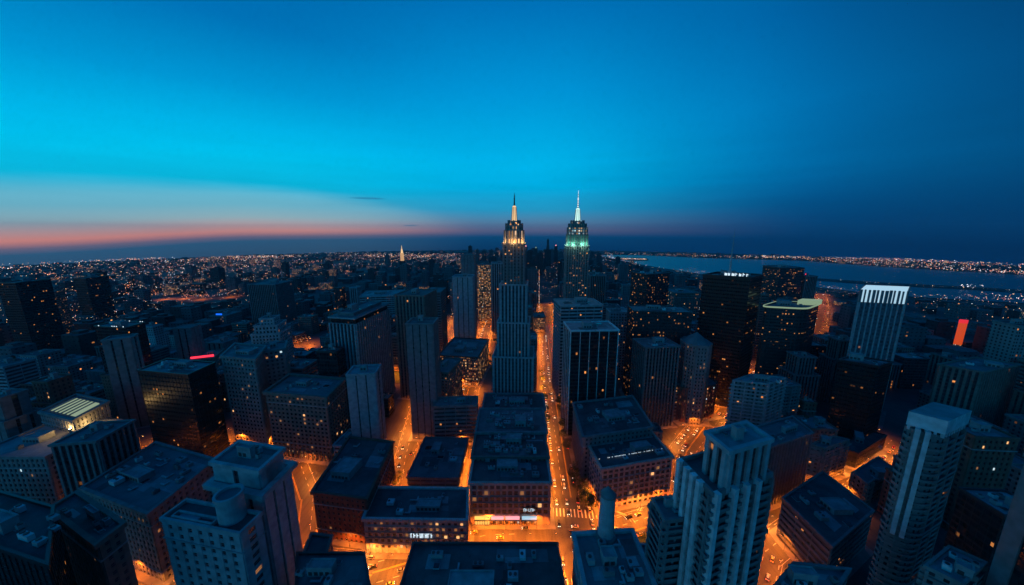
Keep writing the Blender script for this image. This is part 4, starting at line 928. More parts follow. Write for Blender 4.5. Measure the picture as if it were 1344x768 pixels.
# ------------------------------------------------------------------ streets
ORD = ['first', 'second', 'third', 'fourth', 'fifth', 'sixth', 'seventh', 'eighth', 'ninth', 'tenth', 'eleventh', 'twelfth', 'thirteenth', 'fourteenth', 'fifteenth',
       'sixteenth', 'seventeenth', 'eighteenth', 'nineteenth']
TENS = {20: ('twentieth', 'twenty'), 30: ('thirtieth', 'thirty'), 40: ('fortieth', 'forty'), 50: ('fiftieth', 'fifty'), 60: ('sixtieth', 'sixty'), 70: ('seventieth', 'seventy'), 80: ('eightieth', 'eighty')}
def ordinal(n):
    if n < 20: return ORD[n - 1]
    t = n // 10 * 10; return TENS[t][0] if n == t else TENS[t][1] + ' ' + ORD[n - t - 1]
def v2(u, v): p = xy2((u, v)); return Vector(p)
def GP(*px): return [on_ground(*q) for q in px]
STREETS = {  # name: (centre line, width, lane lines)
 'central avenue': (GP((774, 800), (756, 690), (741, 600), (725.5, 500), (719, 440), (715.5, 395), (713, 370)), 38, 5),
 'wide cross street': (GP((385, 745), (480, 755), (560, 732), (640, 714), (800, 708), (862, 688), (888, 640), (902, 592), (935, 547), (965, 508)), 34, 4),
 'dark diagonal street': (GP((965, 508), (1010, 482), (1045, 458), (1074, 432), (1080, 402), (1076, 385)), 30, 3),
 'left avenue': (GP((610, 532), (618, 500), (636, 440), (650, 400)), 32, 3),
 'narrow alley': (GP((608, 655), (609, 600), (611, 560), (610, 532)), 12, 1),
 'second left avenue': (GP((505, 690), (526, 640), (532, 600), (548, 540), (566, 490), (586, 445), (600, 415)), 24, 2),
 'left boulevard': (GP((385, 745), (396, 660), (378, 605), (325, 586), (250, 580), (185, 586)), 30, 3),
 'bottom left street': (GP((300, 840), (215, 748), (150, 690), (110, 640)), 26, 2),
 'right side street': (GP((980, 810), (1003, 725), (1048, 690), (1100, 640), (1138, 612), (1172, 576)), 24, 2),
}
def seg_dist(p, a, b):
    ab = b - a; t = max(0, min(1, (p - a).dot(ab) / ab.length_squared)); return (a + ab * t - p).length
def street_dist(p):
    return min(seg_dist(p, a, b) - w_ / 2 for L, w_, _ in STREETS.values() for a, b in zip(L, L[1:]))
def inside(p, poly):
    s = None
    for i in range(len(poly)):
        a, b = poly[i], poly[(i + 1) % len(poly)]; c = (b - a).cross(p - a)
        if s is None: s = c > 0
        elif (c > 0) != s: return False
    return True
def hero_at(p, m=0.0):
    for h_ in HEROES:
        if (p - h_['cen']).length > 120: continue
        if m:
            f = [Vector(q) for q in offset([tuple(x) for x in h_['foot']], m)]
        else: f = h_['foot']
        if inside(p, f): return h_
    return None
def sample(L, step, start=0.0):
    out_ = []; d = start; acc = 0.0
    for a, b in zip(L, L[1:]):
        l_ = (b - a).length
        while d <= acc + l_:
            t = (d - acc) / l_; out_.append((a.lerp(b, t), (b - a).normalized(), d)); d += step
        acc += l_
    return out_
# sidewalks: a raised, kerbed apron round each near building
def clip(poly, a, b, off):
    """keep the part of poly lying left of line a->b shifted left by off"""
    n = Vector((-(b - a).y, (b - a).x)).normalized(); out_ = []
    for i in range(len(poly)):
        p, q = poly[i], poly[(i + 1) % len(poly)]; dp, dq = (p - a).dot(n) - off, (q - a).dot(n) - off
        if dp >= 0: out_.append(p)
        if (dp > 0) != (dq > 0): out_.append(p.lerp(q, dp / (dp - dq)))
    return out_
pv = MB(); kk = 0
for h_ in HEROES:
    if h_['dist'] > 520: continue
    poly = [Vector(q) for q in offset([tuple(x) for x in h_['foot']], 4.2)]; kk += 1
    poly = [tuple(q) for q in poly]; pv.prism(poly, -.2, .13 + .004 * (kk % 17), 0)
tag(pv.obj('pavement', [M['pave']]), kind='structure')
# lane lines, edge lines, crosswalks
mk = MB()
def strip(a, b, w_, z=.008, mi=0):
    d = (b - a).normalized(); n = Vector((-d.y, d.x)) * w_ / 2
    mk.face([(*(a - n), z + z0(*a)), (*(b - n), z + z0(*b)), (*(b + n), z + z0(*b)), (*(a + n), z + z0(*a))][::-1] if 0 else [(*(a - n), z + z0(*a)), (*(b - n), z + z0(*b)), (*(b + n), z + z0(*b)), (*(a + n), z + z0(*a))], None, mi)
cross_c = on_ground(757, 712)
cu, cv_ = cross_c.x * cY - cross_c.y * sY, cross_c.x * sY + cross_c.y * cY
for nm, (L, w_, lanes) in STREETS.items():
    for p, d, s in sample(L, 9.0):
        if p.length > 620: continue
        n = Vector((-d.y, d.x))
        near_cross = (p - cross_c).length < 34 and nm in ('central avenue', 'wide cross street')
        if near_cross: continue
        for k in range(-(lanes // 2), lanes // 2 + 1):
            o = n * (k * (w_ - 8) / max(1, lanes)); 
            if k == 0 and lanes > 2: strip(p - d * 4.5 + o, p + d * 4.5 + o, .28, mi=1); strip(p - d * 4.5 + o + n * .6, p + d * 4.5 + o + n * .6, .28, .012, mi=1)
            else: strip(p - d * 1.8 + o, p + d * 1.8 + o, .3)
        for sg in (-1, 1): strip(p - d * 4.5 + n * sg * (w_ / 2 - 2.6), p + d * 4.5 + n * sg * (w_ / 2 - 2.6), .2, .016)
ad = (v2(27, 300) - v2(27, 200)).normalized(); an = Vector((ad.y, -ad.x))
def zebra(c, along_, across, n_, length, gap=1.9):
    for k in range(n_):
        o = c + along_ * ((k - (n_ - 1) / 2) * gap * 1.35); strip(o - across * length / 2, o + across * length / 2, .75, .02)
zebra(v2(cu + 1, cv_ + 23), an, ad, 13, 7)
zebra(v2(cu + 1, cv_ - 26), an, ad, 12, 5)
zebra(v2(cu + 27, cv_ + 2), ad, an, 10, 5)
for k in range(6):   # sweeping turn lines at the corner
    pts = [v2(cu + 19, cv_ + 29) + (an * (18 + k * 1.3) * math.sin(t) + ad * (-16 - k * 1.1) * (1 - math.cos(t)) * .55) for t in [i * math.pi / 14 for i in range(8)]]
    if k % 2 == 0:
        for a, b in zip(pts, pts[1:]): strip(a, b, .3, .024)
tag(mk.obj('road_markings', [M['paint'], M['paint_yellow']]), kind='structure')
gp_ = MB(); q = [on_ground(*p) for p in ((826, 706), (868, 696), (866, 716), (838, 735))]; gp_.prism([tuple(x) for x in q][::-1], -.1, .26); tag(gp_.obj('grass_verge', M['grass']), kind='stuff')
gp_ = MB(); q = [on_ground(*p) for p in ((496, 487), (535, 487), (540, 503), (500, 503))]; gp_.prism([tuple(x) for x in q][::-1], -.1, .3); tag(gp_.obj('lit_lawn', M['grass']), kind='stuff')

# ------------------------------------------------------------------ street lamps
M['lamp_metal'] = plain('lamp_metal', (.08, .085, .09), .5)
lamp = empty('street_lamp', (0, 0, 0))
b = MB(); b.cone(0, 0, -.2, .6, .22, .18, 8); b.cone(0, 0, .5, 9.0, .12, .07, 8); b.obj('pole', M['lamp_metal'], lamp)
b = MB(); b.beam((0, 0, 8.7), (1.4, 0, 9.3), .06); b.beam((1.4, 0, 9.3), (2.4, 0, 9.35), .05); b.obj('arm', M['lamp_metal'], lamp)
b = MB(); b.box(2.2, 3.2, -.22, .22, 9.27, 9.47, 0); b.box(2.3, 3.1, -.17, .17, 9.18, 9.27, 1, True); hd = b.obj('lamp_head', [M['lamp_metal'], M['em_lamp']], lamp)
LD = {}
def lamp_light(k):
    if k not in LD:
        e, c = {'s': (4600, (1, .175, .01)), 'm': (7200, (1, .175, .01)), 'b': (7000, (1, .17, .01)), 'y': (46000, (1, .18, .012)), 'c': (11000, (1, .2, .012)), 'h': (13000, (1, .3, .045))}[k]
        l = bpy.data.lights.new('lamp_light', 'SPOT'); l.energy = e; l.color = c; l.shadow_soft_size = .3; l.spot_size = math.radians(158); l.spot_blend = .45; LD[k] = l
    return LD[k]
nl = 0; used_proto = False; YARD = []
PLAN = [('central avenue', 20, 'c', 760), ('wide cross street', 21, 'm', 9e9), ('left avenue', 22, 'c', 760), ('narrow alley', 20, 's', 9e9), ('second left avenue', 23, 'm', 9e9),
        ('left boulevard', 26, 'm', 9e9), ('bottom left street', 26, 's', 9e9), ('right side street', 23, 's', 9e9), ('dark diagonal street', 34, 'b', 9e9)]
LAMPS = []
for nm, step, kind, vmax in PLAN:
    L, w_, _ = STREETS[nm]
    for sg in (-1, 1):
        idx = 0
        for p, d, s in sample(L, step if True else 0, step * (.25 if sg > 0 else .75)):
            if s > vmax: continue
            n = Vector((-d.y, d.x)); q = p + n * sg * (w_ / 2 - 1.2)
            for back in (4, 7, 10):
                if hero_at(q, 2.5) is None: break
                q = p + n * sg * (w_ / 2 - back)
            if hero_at(q, .8) or proj(q.x, q.y, 0) is None: continue
            others = [seg_dist(q, a, b) - w2 / 2 for n2, (L2, w2, _) in STREETS.items() if n2 != nm for a, b in zip(L2, L2[1:])]
            if min(others) < 0: continue
            if any((q - o).length < 9 for o in LAMPS): continue
            LAMPS.append(q); idx += 1
            if not used_proto: r = lamp; used_proto = True
            else: r = copy_tree(lamp, (0, 0, 0), 0)
            r.location = (q.x, q.y, z0(q.x, q.y)); r.rotation_euler = (0, 0, math.atan2(-n.y * sg, -n.x * sg))
            side = 'left' if (n * sg).x < 0 else 'right'
            tag(r, 'orange street lamp, %s along the %s kerb of the %s' % (ordinal(idx), side, nm), 'street lamp', 'orange street lamps along the lit streets')
            l = link('lamp_light', lamp_light('h' if nl % 5 == 2 and kind in 'cms' else kind), r); l.location = (2.7, 0, 9.0); nl += 1
for k, px in enumerate([(636, 694), (672, 694), (704, 694), (724, 668), (796, 676), (724, 716), (776, 716), (740, 748), (792, 690), (838, 678), (690, 716), (655, 716), (556, 742), (510, 745), (470, 742), (748, 790), (782, 764)]):
    q = on_ground(*px)
    if hero_at(q, .8) or any((q - o).length < 7 for o in LAMPS): continue
    LAMPS.append(q); r = copy_tree(lamp, (0, 0, 0), 0); r.location = (q.x, q.y, 0); dd = cross_c - q; r.rotation_euler = (0, 0, math.atan2(dd.y, dd.x))
    tag(r, 'orange street lamp at the wide crossing, %s counted from the shopfronts' % ordinal(k + 1), 'street lamp', 'orange street lamps along the lit streets')
    l = link('lamp_light', lamp_light('c'), r); l.location = (2.7, 0, 9.0); nl += 1
for k, px in enumerate([(12, 458), (30, 456), (48, 457), (66, 456), (215, 393), (240, 392), (262, 393), (300, 390), (380, 456), (404, 452), (350, 459), (505, 492), (530, 494), (186, 590), (160, 470), (1242, 512), (295, 592), (312, 588)]):
    q = on_ground(*px)
    if hero_at(q, .8): continue
    r = copy_tree(lamp, (0, 0, 0), 0, 1.5); r.location = (q.x, q.y, z0(q.x, q.y)); YARD.append(q)
    tag(r, 'tall orange yard lamp in the left distance, %s in reading order' % ordinal(k + 1) if k != 15 else 'tall orange yard lamp below the broad orange striped block', 'street lamp', 'orange street lamps along the lit streets')
    l = link('lamp_light', lamp_light('y' if px[1] < 500 else 'm'), r); l.location = (2.7, 0, 9.0); nl += 1
print('LAMPS', nl)

# ------------------------------------------------------------------ cars
CARCOL = [('black', (.01, .01, .012)), ('white', (.6, .6, .6)), ('silver', (.3, .31, .32)), ('grey', (.08, .085, .09)), ('dark blue', (.01, .02, .07)), ('yellow', (.6, .35, .02)), ('dark red', (.16, .01, .01))]
tyre_m = plain('tyre', (.012, .012, .012), .9)
def wheel_mesh():
    b = MB(); n = 12
    A = [(.34 * math.cos(2 * math.pi * i / n), .34 * math.sin(2 * math.pi * i / n)) for i in range(n)]
    b.face([(x, -.11, z) for x, z in A], None, 0); b.face([(x, .11, z) for x, z in A][::-1], None, 0)
    for i in range(n): p, q = A[i], A[(i + 1) % n]; b.face([(p[0], -.11, p[1]), (p[0], .11, p[1]), (q[0], .11, q[1]), (q[0], -.11, q[1])], None, 0)
    for s in (-.125, .125): b.face([(x * .55, s, z * .55) for x, z in (A if s < 0 else A[::-1])], None, 1)
    return b.mesh('wheel', [tyre_m, M['metal']])
wheel_me = wheel_mesh()
def car_meshes(kind):
    # side profile (x forward, z), extruded with a narrower cabin
    if kind == 'saloon car': lower = [(-2.25, .35), (2.25, .35), (2.3, .62), (2.15, .82), (1.05, .93), (-1.5, .95), (-2.2, .88), (-2.3, .6)]; cab = [(1.1, .92), (.45, 1.4), (-.95, 1.43), (-1.6, .94)]
    elif kind == 'taxi': lower = [(-2.3, .35), (2.3, .35), (2.35, .65), (2.2, .86), (1.1, .96), (-1.5, .98), (-2.25, .92), (-2.35, .6)]; cab = [(1.15, .95), (.55, 1.48), (-1.0, 1.5), (-1.65, .97)]
    else: lower = [(-2.4, .4), (2.4, .4), (2.45, .8), (2.3, 1.02), (1.3, 1.12), (-2.3, 1.15), (-2.42, .8)]; cab = [(1.35, 1.1), (.75, 1.72), (-2.1, 1.75), (-2.3, 1.14)]
    def ext(b, prof, w0, w1, mi=0):
        n = len(prof); zmin, zmax = min(z for _, z in prof), max(z for _, z in prof)
        f = lambda z: w0 + (w1 - w0) * (z - zmin) / (zmax - zmin)
        Lp = [(x, f(z), z) for x, z in prof]; Rp = [(x, -f(z), z) for x, z in prof]
        b.face(Rp, None, mi); b.face(Lp[::-1], None, mi)
        for i in range(n): j = (i + 1) % n; b.face([Rp[j], Rp[i], Lp[i], Lp[j]], None, mi)
    b = MB(); ext(b, lower, .92, .84)
    top = [(x * .92 - .02, z + .012) for x, z in cab[1:3]]
    b.box(cab[2][0] + .05, cab[1][0] - .05, -.6, .6, cab[1][1] - .02, cab[1][1] + .06)
    g_ = MB(); ext(g_, cab, .82, .62)
    return b, g_
CARP = {}
def make_car(kind, cname, col):
    t = empty('car' if kind != 'taxi' else 'taxi', (0, 0, -500)); b, g_ = car_meshes(kind)
    key = 'paint_' + cname.replace(' ', '_')
    if key not in M: M[key] = plain(key, col, .3, var=.05)
    b.obj('body', M[key], t); g_.obj('window_glass', M['win_dark'], t)
    for x in (-1.4, 1.4):
        for y in (-.82, .82): o = link('wheel', wheel_me, t); o.location = (x, y, .34)
    xf = 2.3 if kind != 'suv' else 2.43
    for y in (-.6, .6):
        h_ = MB(); h_.box(xf - .05, xf + .05, y - .2, y + .2, .55, .78); h_.obj('headlight', M['em_headlight'], t)
        h_ = MB(); h_.box(-xf - .05, -xf + .05, y - .22, y + .22, .6, .82); h_.obj('taillight', M['em_tail'], t)
    if kind == 'taxi': h_ = MB(); h_.box(-.5, -.2, -.35, .35, 1.53, 1.75); h_.obj('roof_light', M['em_amber'], t)
    return t
KN = {'saloon car': 'saloon car', 'taxi': 'taxi', 'suv': 'estate car'}
protos = [(k, c[0], make_car(k, *c)) for k in ('saloon car', 'suv') for c in CARCOL if c[0] != 'yellow'] + [('taxi', 'yellow', make_car('taxi', 'yellow', (.6, .35, .02)))] * 3
used = set(); R6 = random.Random(77); CARS = []
HL = bpy.data.lights.new('headlight_beam', 'SPOT'); HL.energy = 1500; HL.color = (1, .75, .45); HL.spot_size = 1.0; HL.spot_blend = .6; HL.shadow_soft_size = .3
DENS = {'central avenue': (9, .62, 620), 'wide cross street': (11, .45, 9e9), 'left avenue': (11, .55, 400), 'second left avenue': (13, .4, 420), 'left boulevard': (14, .35, 260),
        'bottom left street': (16, .35, 200), 'right side street': (15, .35, 9e9), 'dark diagonal street': (18, .5, 900), 'narrow alley': (16, .3, 9e9)}
for nm, (step, prob, smax) in DENS.items():
    L, w_, lanes = STREETS[nm]; half = max(1, lanes // 2); lw = (w_ - 8) / 2 / half
    cnt = {}
    for sg in (-1, 1):
        for lane in range(half):
            for p, d, s in sample(L, step, R6.uniform(0, step)):
                if s > smax or R6.random() > prob * (.6 if s > 380 else 1): continue
                n = Vector((d.y, -d.x)) * sg   # right-hand traffic
                q = p + n * ((lane + .5) * lw + .4) + d * R6.uniform(-2, 2)
                if hero_at(q, 3) or proj(q.x, q.y, 0) is None or any((q - c_).length < 6.2 for c_ in CARS): continue
                pq = proj(q.x, q.y, 0)
                if not (-30 < pq[0] < 1374 and pq[1] < 790): continue
                k, cn, pr = R6.choice(protos); hdg = d * sg
                if id(pr) in used: r = copy_tree(pr, (0, 0, 0), 0)
                else: r = pr; used.add(id(pr))
                r.location = (q.x, q.y, .03 + z0(q.x, q.y)); r.rotation_euler = (0, 0, math.atan2(hdg.y, hdg.x)); CARS.append(q)
                away = 'driving away' if hdg.y > 0 else 'coming nearer'
                key = (cn, k, away); cnt[key] = cnt.get(key, 0) + 1
                tag(r, '%s %s %s, %s on the %s' % (cn, KN[k], away, ordinal(cnt[key]), nm), 'taxi' if k == 'taxi' else 'car', 'cars driving the lit streets')
for k, cn, pr in protos:
    if id(pr) not in used:
        for ch in list(pr.children): bpy.data.objects.remove(ch)
        bpy.data.objects.remove(pr); used.add(id(pr))
print('CARS', len(CARS))
for nm, lab, ww, hh_, mt in (('red neon block', 'long red neon sign glowing along the edge of a roof behind the black cube', 34, 2.6, 'em_red'), ('blue neon block', 'vivid blue neon sign on a small roof in the left distance', 26, 3.2, 'em_blue')):
    k = [h_ for h_ in HEROES if h_['short'] == nm][0]; a, b_ = k['foot'][0], k['foot'][1]; c_ = (a + b_) / 2 + Vector((0, 3)); ww = (b_ - a).length * (.9 if 'red' in nm else .4)
    t = empty('neon_sign', (c_.x, c_.y, k['h']), math.atan2((b_ - a).y, (b_ - a).x)); tag(t, lab, 'neon sign'); b = MB()
    b.box(-ww / 2, ww / 2, -.25, .25, 1.5, 1.5 + hh_); b.obj('lit_panel', M[mt], t); b = MB()
    for q in range(5): b.box((-.45 + q * .225) * ww - .2, (-.45 + q * .225) * ww + .2, .26, .6, -.5, 1.4 + hh_)
    b.box(-ww / 2, ww / 2, .3, .55, 1.0, 1.4); b.obj('support_frame', M['dark'], t)

# ------------------------------------------------------------------ trees
def tree_proto(seed, h_=8.5, r_=3.6):
    R = random.Random(seed); t = empty('street_tree', (0, 0, -500)); b = MB()
    b.cone(0, 0, -.2, h_ * .4, .22, .15, 7, cap=False)
    tips = []
    for k in range(6):
        a = k * 1.05 + R.uniform(-.3, .3); e = (math.cos(a) * r_ * R.uniform(.35, .6), math.sin(a) * r_ * R.uniform(.35, .6), h_ * R.uniform(.55, .8)); b.beam((0, 0, h_ * .36), e, .1, r2=.04); tips.append(e)
    b.obj('trunk', M['bark'], t); g_ = MB()
    for k in range(46):
        while True:
            x, y, z = R.uniform(-1, 1), R.uniform(-1, 1), R.uniform(-1, 1)
            if .25 < x * x + y * y + z * z < 1: break
        cx, cy, cz = x * r_, y * r_, h_ * .66 + z * h_ * .32
        for j in range(16):
            lx, ly, lz = cx + R.gauss(0, .55), cy + R.gauss(0, .55), cz + R.gauss(0, .4); s = R.uniform(.18, .38)
            a = Vector((R.gauss(0, 1), R.gauss(0, 1), R.gauss(0, 1))).normalized() * s; c_ = a.orthogonal().normalized() * s * .7
            p = Vector((lx, ly, lz)); g_.face([p - a, p + c_, p + a, p - c_])
    g_.obj('crown', M['leaf'], t); return t
TP = [tree_proto(s) for s in (1, 2, 3)]; tu = [False] * 3
tree_spots = []
for px in [(757, 632), (762, 645), (767, 655), (760, 622), (773, 664), (780, 668), (771, 640)]: tree_spots.append((on_ground(px[0] - 4, px[1]), 1.35, 'beside the corner masonry block'))
for px in [(741, 548), (744, 560), (742, 540), (746, 575), (740, 530), (749, 590), (739, 522)]: tree_spots.append((on_ground(px[0] - 6, px[1] + 2), 1.25, 'on the right kerb below the white finned glass box'))
for px in [(708, 500), (709, 512), (711, 525), (712, 540), (707, 490), (713, 553)]: tree_spots.append((on_ground(px[0] + 4, px[1] + 2), 1.15, 'on the left kerb by the fourth centre block'))
for px in [(768, 742), (766, 736)]: tree_spots.append((on_ground(*px), 1.25, 'on the island left of the chimney block'))
for px in [(523, 632), (519, 638)]: tree_spots.append((on_ground(*px), 1.1, 'between the dark red brick block and the alley block'))
for px in [(848, 712), (858, 706)]: tree_spots.append((on_ground(*px), .8, 'on the grass verge right of the chimney'))
for px in [(644, 470), (642, 480), (650, 450), (646, 490), (600, 525)]: tree_spots.append((on_ground(*px), 1.0, 'along the left avenue by the glowing grid block'))
for px in [(1120, 655), (1096, 660), (1130, 648)]: tree_spots.append((on_ground(*px), 1.0, 'on the lit street right of the square mid rise'))
tc_ = {}
for i, (p, s, where) in enumerate(tree_spots):
    if hero_at(p, 1.5): continue
    k = i % 3; src = TP[k]
    if tu[k]: r = copy_tree(src, (0, 0, 0), 0, s)
    else: r = src; tu[k] = True; r.scale = (s, s, s)
    r.location = (p.x, p.y, z0(p.x, p.y)); r.rotation_euler = (0, 0, R6.uniform(0, 6)); tc_[where] = tc_.get(where, 0) + 1
    tag(r, 'leafy street tree, %s counted %s' % (ordinal(tc_[where]), where), 'tree', 'street trees')

# ------------------------------------------------------------------ other buildings, each one a thing, down to the middle distance
SP = []
for nm, (L, w_, _) in STREETS.items():
    for p, d, s in sample(L, 10):
        n = Vector((-d.y, d.x))
        for o in (-.3, .3):
            q = p + n * o * w_; pr = proj(q.x, q.y, z0(q.x, q.y))
            if pr and 0 < pr[0] < 1344 and pr[1] < 768: SP.append((pr[0], pr[1], q.length))
for q in YARD:
    for dx_, dy_ in ((0, 0), (15, 0), (-15, 0), (0, -18)):
        pr = proj(q.x + dx_, q.y + dy_, z0(q.x, q.y)); SP.append((pr[0], pr[1], q.length + dy_))
# streets the photograph shows from above must stay open to view: only those not behind a hero
def blocked_by_hero(u, v, dist):
    return any(h_['rect'][0] < u < h_['rect'][2] and h_['rect'][1] < v < h_['rect'][3] + 40 and h_['dist'] < dist for h_ in HEROES)
SP = [s for s in SP if not blocked_by_hero(*s)]
def cap_height(foot, h_, me_dist):
    """lower the building until it hides neither a street nor a known roof"""
    while h_ > 8:
        q_ = proj(foot[0].x, foot[0].y, z0(foot[0].x, foot[0].y) + h_)
        if q_ and q_[0] > 830 and me_dist > 480 and q_[1] < shore_row(q_[0]) + 3: h_ *= .8; continue
        pr = [proj(p.x, p.y, z0(p.x, p.y) + z) for p in foot for z in (0, h_)]
        if any(q is None for q in pr): return 0
        x0, x1 = min(q[0] for q in pr), max(q[0] for q in pr); y0, y1 = min(q[1] for q in pr), max(q[1] for q in pr)
        bad = any(x0 < s[0] < x1 and y0 < s[1] < y1 and s[2] > me_dist for s in SP)
        if not bad:
            for k in HEROES:
                r_ = k['rect']
                if k['dist'] > me_dist and r_[0] - 1 < x1 and x0 < r_[2] + 1 and r_[1] < y1 and y0 < r_[3]: bad = True; break
        if not bad: return h_
        h_ *= .8
    return 0
def shore_row(u):
    for (a, b), (c, d) in zip(near_shore, near_shore[1:]):
        if a <= u <= c: return b + (d - b) * (u - a) / (c - a)
    return near_shore[-1][1]
def visible_box(foot, h_):
    pr = [proj(p.x, p.y, z0(p.x, p.y) + z) for p in foot for z in (0, h_)]
    if any(q is None for q in pr): return None
    return min(q[0] for q in pr), max(q[0] for q in pr), min(q[1] for q in pr), max(q[1] for q in pr)
FST = ['stone', 'stone', 'light', 'tan', 'brick', 'bands', 'darkpiers', 'brownpiers', 'dark', 'midglass', 'greyslab', 'resi', 'lightbands', 'litbands']
FK = {'stone': 'grey stone block', 'light': 'pale masonry block', 'tan': 'tan masonry block', 'brick': 'red brick block', 'bands': 'grey banded office block', 'darkpiers': 'dark pier fronted block',
      'brownpiers': 'brown ribbed block', 'dark': 'dark glass block', 'midglass': 'smoky glass block', 'greyslab': 'plain grey slab', 'resi': 'balconied residential block', 'lightbands': 'pale banded block', 'litbands': 'lit banded block'}
R7 = random.Random(4242); near = []; occupied = []
cand = []
gu = -1500
blk = []
for iu in range(-26, 27):
    for iv in range(0, 32):
        u0, vv0 = iu * 92 + 54, iv * 74 + 62     # city blocks between an avenue and a street
        for a in range(2):
            for c_ in range(2):
                cand.append((u0 + a * 36 + 4, vv0 + c_ * 28 + 4))
def rough(p): return math.exp(-((p.x + 80) ** 2 + (p.y - 500) ** 2) / 600 ** 2)
for (u0, vv0) in cand:
    wdt, dep = R7.uniform(22, 34), R7.uniform(18, 26)
    c_ = v2(u0 + 17, vv0 + 13)
    if c_.length < 120 or c_.length > 1050 or c_.y < 60: continue
    rot = R7.choice([0, 0, 0, 0]); foot = [v2(u0, vv0), v2(u0 + wdt, vv0), v2(u0 + wdt, vv0 + dep), v2(u0, vv0 + dep)]
    # shrink away from streets and known buildings
    ok = True
    for s_ in range(6):
        pts = foot + [(foot[i] + foot[(i + 1) % 4]) / 2 for i in range(4)] + [sum(foot, Vector((0, 0))) / 4]
        if all(street_dist(p) > 3 for p in pts) and not any(hero_at(p, 3.5) for p in pts) and not any(inside(hp, foot) for h_ in HEROES for hp in h_['foot']) and not any(in_water(p.x, p.y) for p in pts): break
        cm = sum(foot, Vector((0, 0))) / 4; foot = [cm + (p - cm) * .82 for p in foot]
        k = random.Random(s_ + int(u0)).uniform(-3, 3); foot = [p + v2(k, -k) for p in foot]
    else: ok = False
    if not ok: continue
    bx = visible_box(foot, 10)
    if bx is None or bx[1] < -20 or bx[0] > 1364 or bx[2] > 775: continue
    dist = c_.length
    h_ = R7.choice([20, 28, 35, 45, 60, 80, 105]) * R7.uniform(.8, 1.2) * (1.0 if dist < 700 else .8)
    if c_.x < -250 and dist > 500: h_ *= .6
    if c_.x > 350 and dist > 700: h_ *= .6
    h_ = min(h_, 118)
    h_ = cap_height(foot, h_, dist)
    if h_ < 8.5: continue
    near.append((dist, foot, h_))
near.sort(key=lambda t: t[0]); far_rest = near[225:]; near = near[:225]
rank = {}
for dist, foot, h_ in near:
    st = R7.choice(FST if abs(sum((p.x for p in foot)) / 4) < 260 or dist > 520 else ['tan', 'brick', 'dark', 'darkpiers', 'greyslab', 'stone', 'midglass']); R_ = random.Random(int(dist * 10)); cen = sum(foot, Vector((0, 0))) / 4; e = foot[1] - foot[0]; rz = math.atan2(e.y, e.x); gz = z0(cen.x, cen.y)  # near outer blocks get darker styles: corner vignetting put into wall colours
    nb = min(HEROES, key=lambda k: (k['cen'] - cen).length if k['short'] else 9e9)
    lst = rank.setdefault(nb['short'], []); lst.append(1)
    root = empty('city_building', (cen.x, cen.y, gz), rz)
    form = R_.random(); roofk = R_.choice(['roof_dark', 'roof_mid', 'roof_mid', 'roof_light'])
    desc = ('low ' if h_ < 26 else 'mid height ' if h_ < 55 else 'tall ') + FK[st]
    tag(root, '%s, %s lesser block around the %s' % (desc, ordinal(len(lst)), nb['short']), 'building', 'lesser buildings filling the city blocks')
    cr, sr = math.cos(-rz), math.sin(-rz); loc = [((p - cen).x * cr - (p - cen).y * sr, (p - cen).x * sr + (p - cen).y * cr) for p in foot]
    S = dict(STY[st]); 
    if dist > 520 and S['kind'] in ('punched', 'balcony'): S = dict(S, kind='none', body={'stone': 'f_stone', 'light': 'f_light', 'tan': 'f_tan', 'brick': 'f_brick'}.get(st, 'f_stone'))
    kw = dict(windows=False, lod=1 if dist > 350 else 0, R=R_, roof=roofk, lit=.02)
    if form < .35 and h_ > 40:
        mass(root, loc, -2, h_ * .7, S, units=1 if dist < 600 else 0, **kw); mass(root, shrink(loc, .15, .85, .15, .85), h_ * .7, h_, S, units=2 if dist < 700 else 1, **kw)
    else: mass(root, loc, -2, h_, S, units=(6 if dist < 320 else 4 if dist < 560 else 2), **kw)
    if R_.random() < .25 and dist < 700:
        p = shrink(loc, .3, .3, .7, .7)[0]; b = MB()
        for k in range(4): a = math.pi / 4 + k * math.pi / 2; b.beam((p[0] + 1.5 * math.cos(a), p[1] + 1.5 * math.sin(a), h_ - .05), (p[0] + 1.3 * math.cos(a), p[1] + 1.3 * math.sin(a), h_ + 3.2), .12)
        b.cone(p[0], p[1], h_ + 3.1, h_ + 6.4, 1.9, 1.9, 14, 1); b.cone(p[0], p[1], h_ + 6.4, h_ + 7.6, 2.0, .1, 14, 0); b.obj('water_tank', [M['dark'], M['bark']], root)
print('NEAR', len(near), 'rest', len(far_rest))
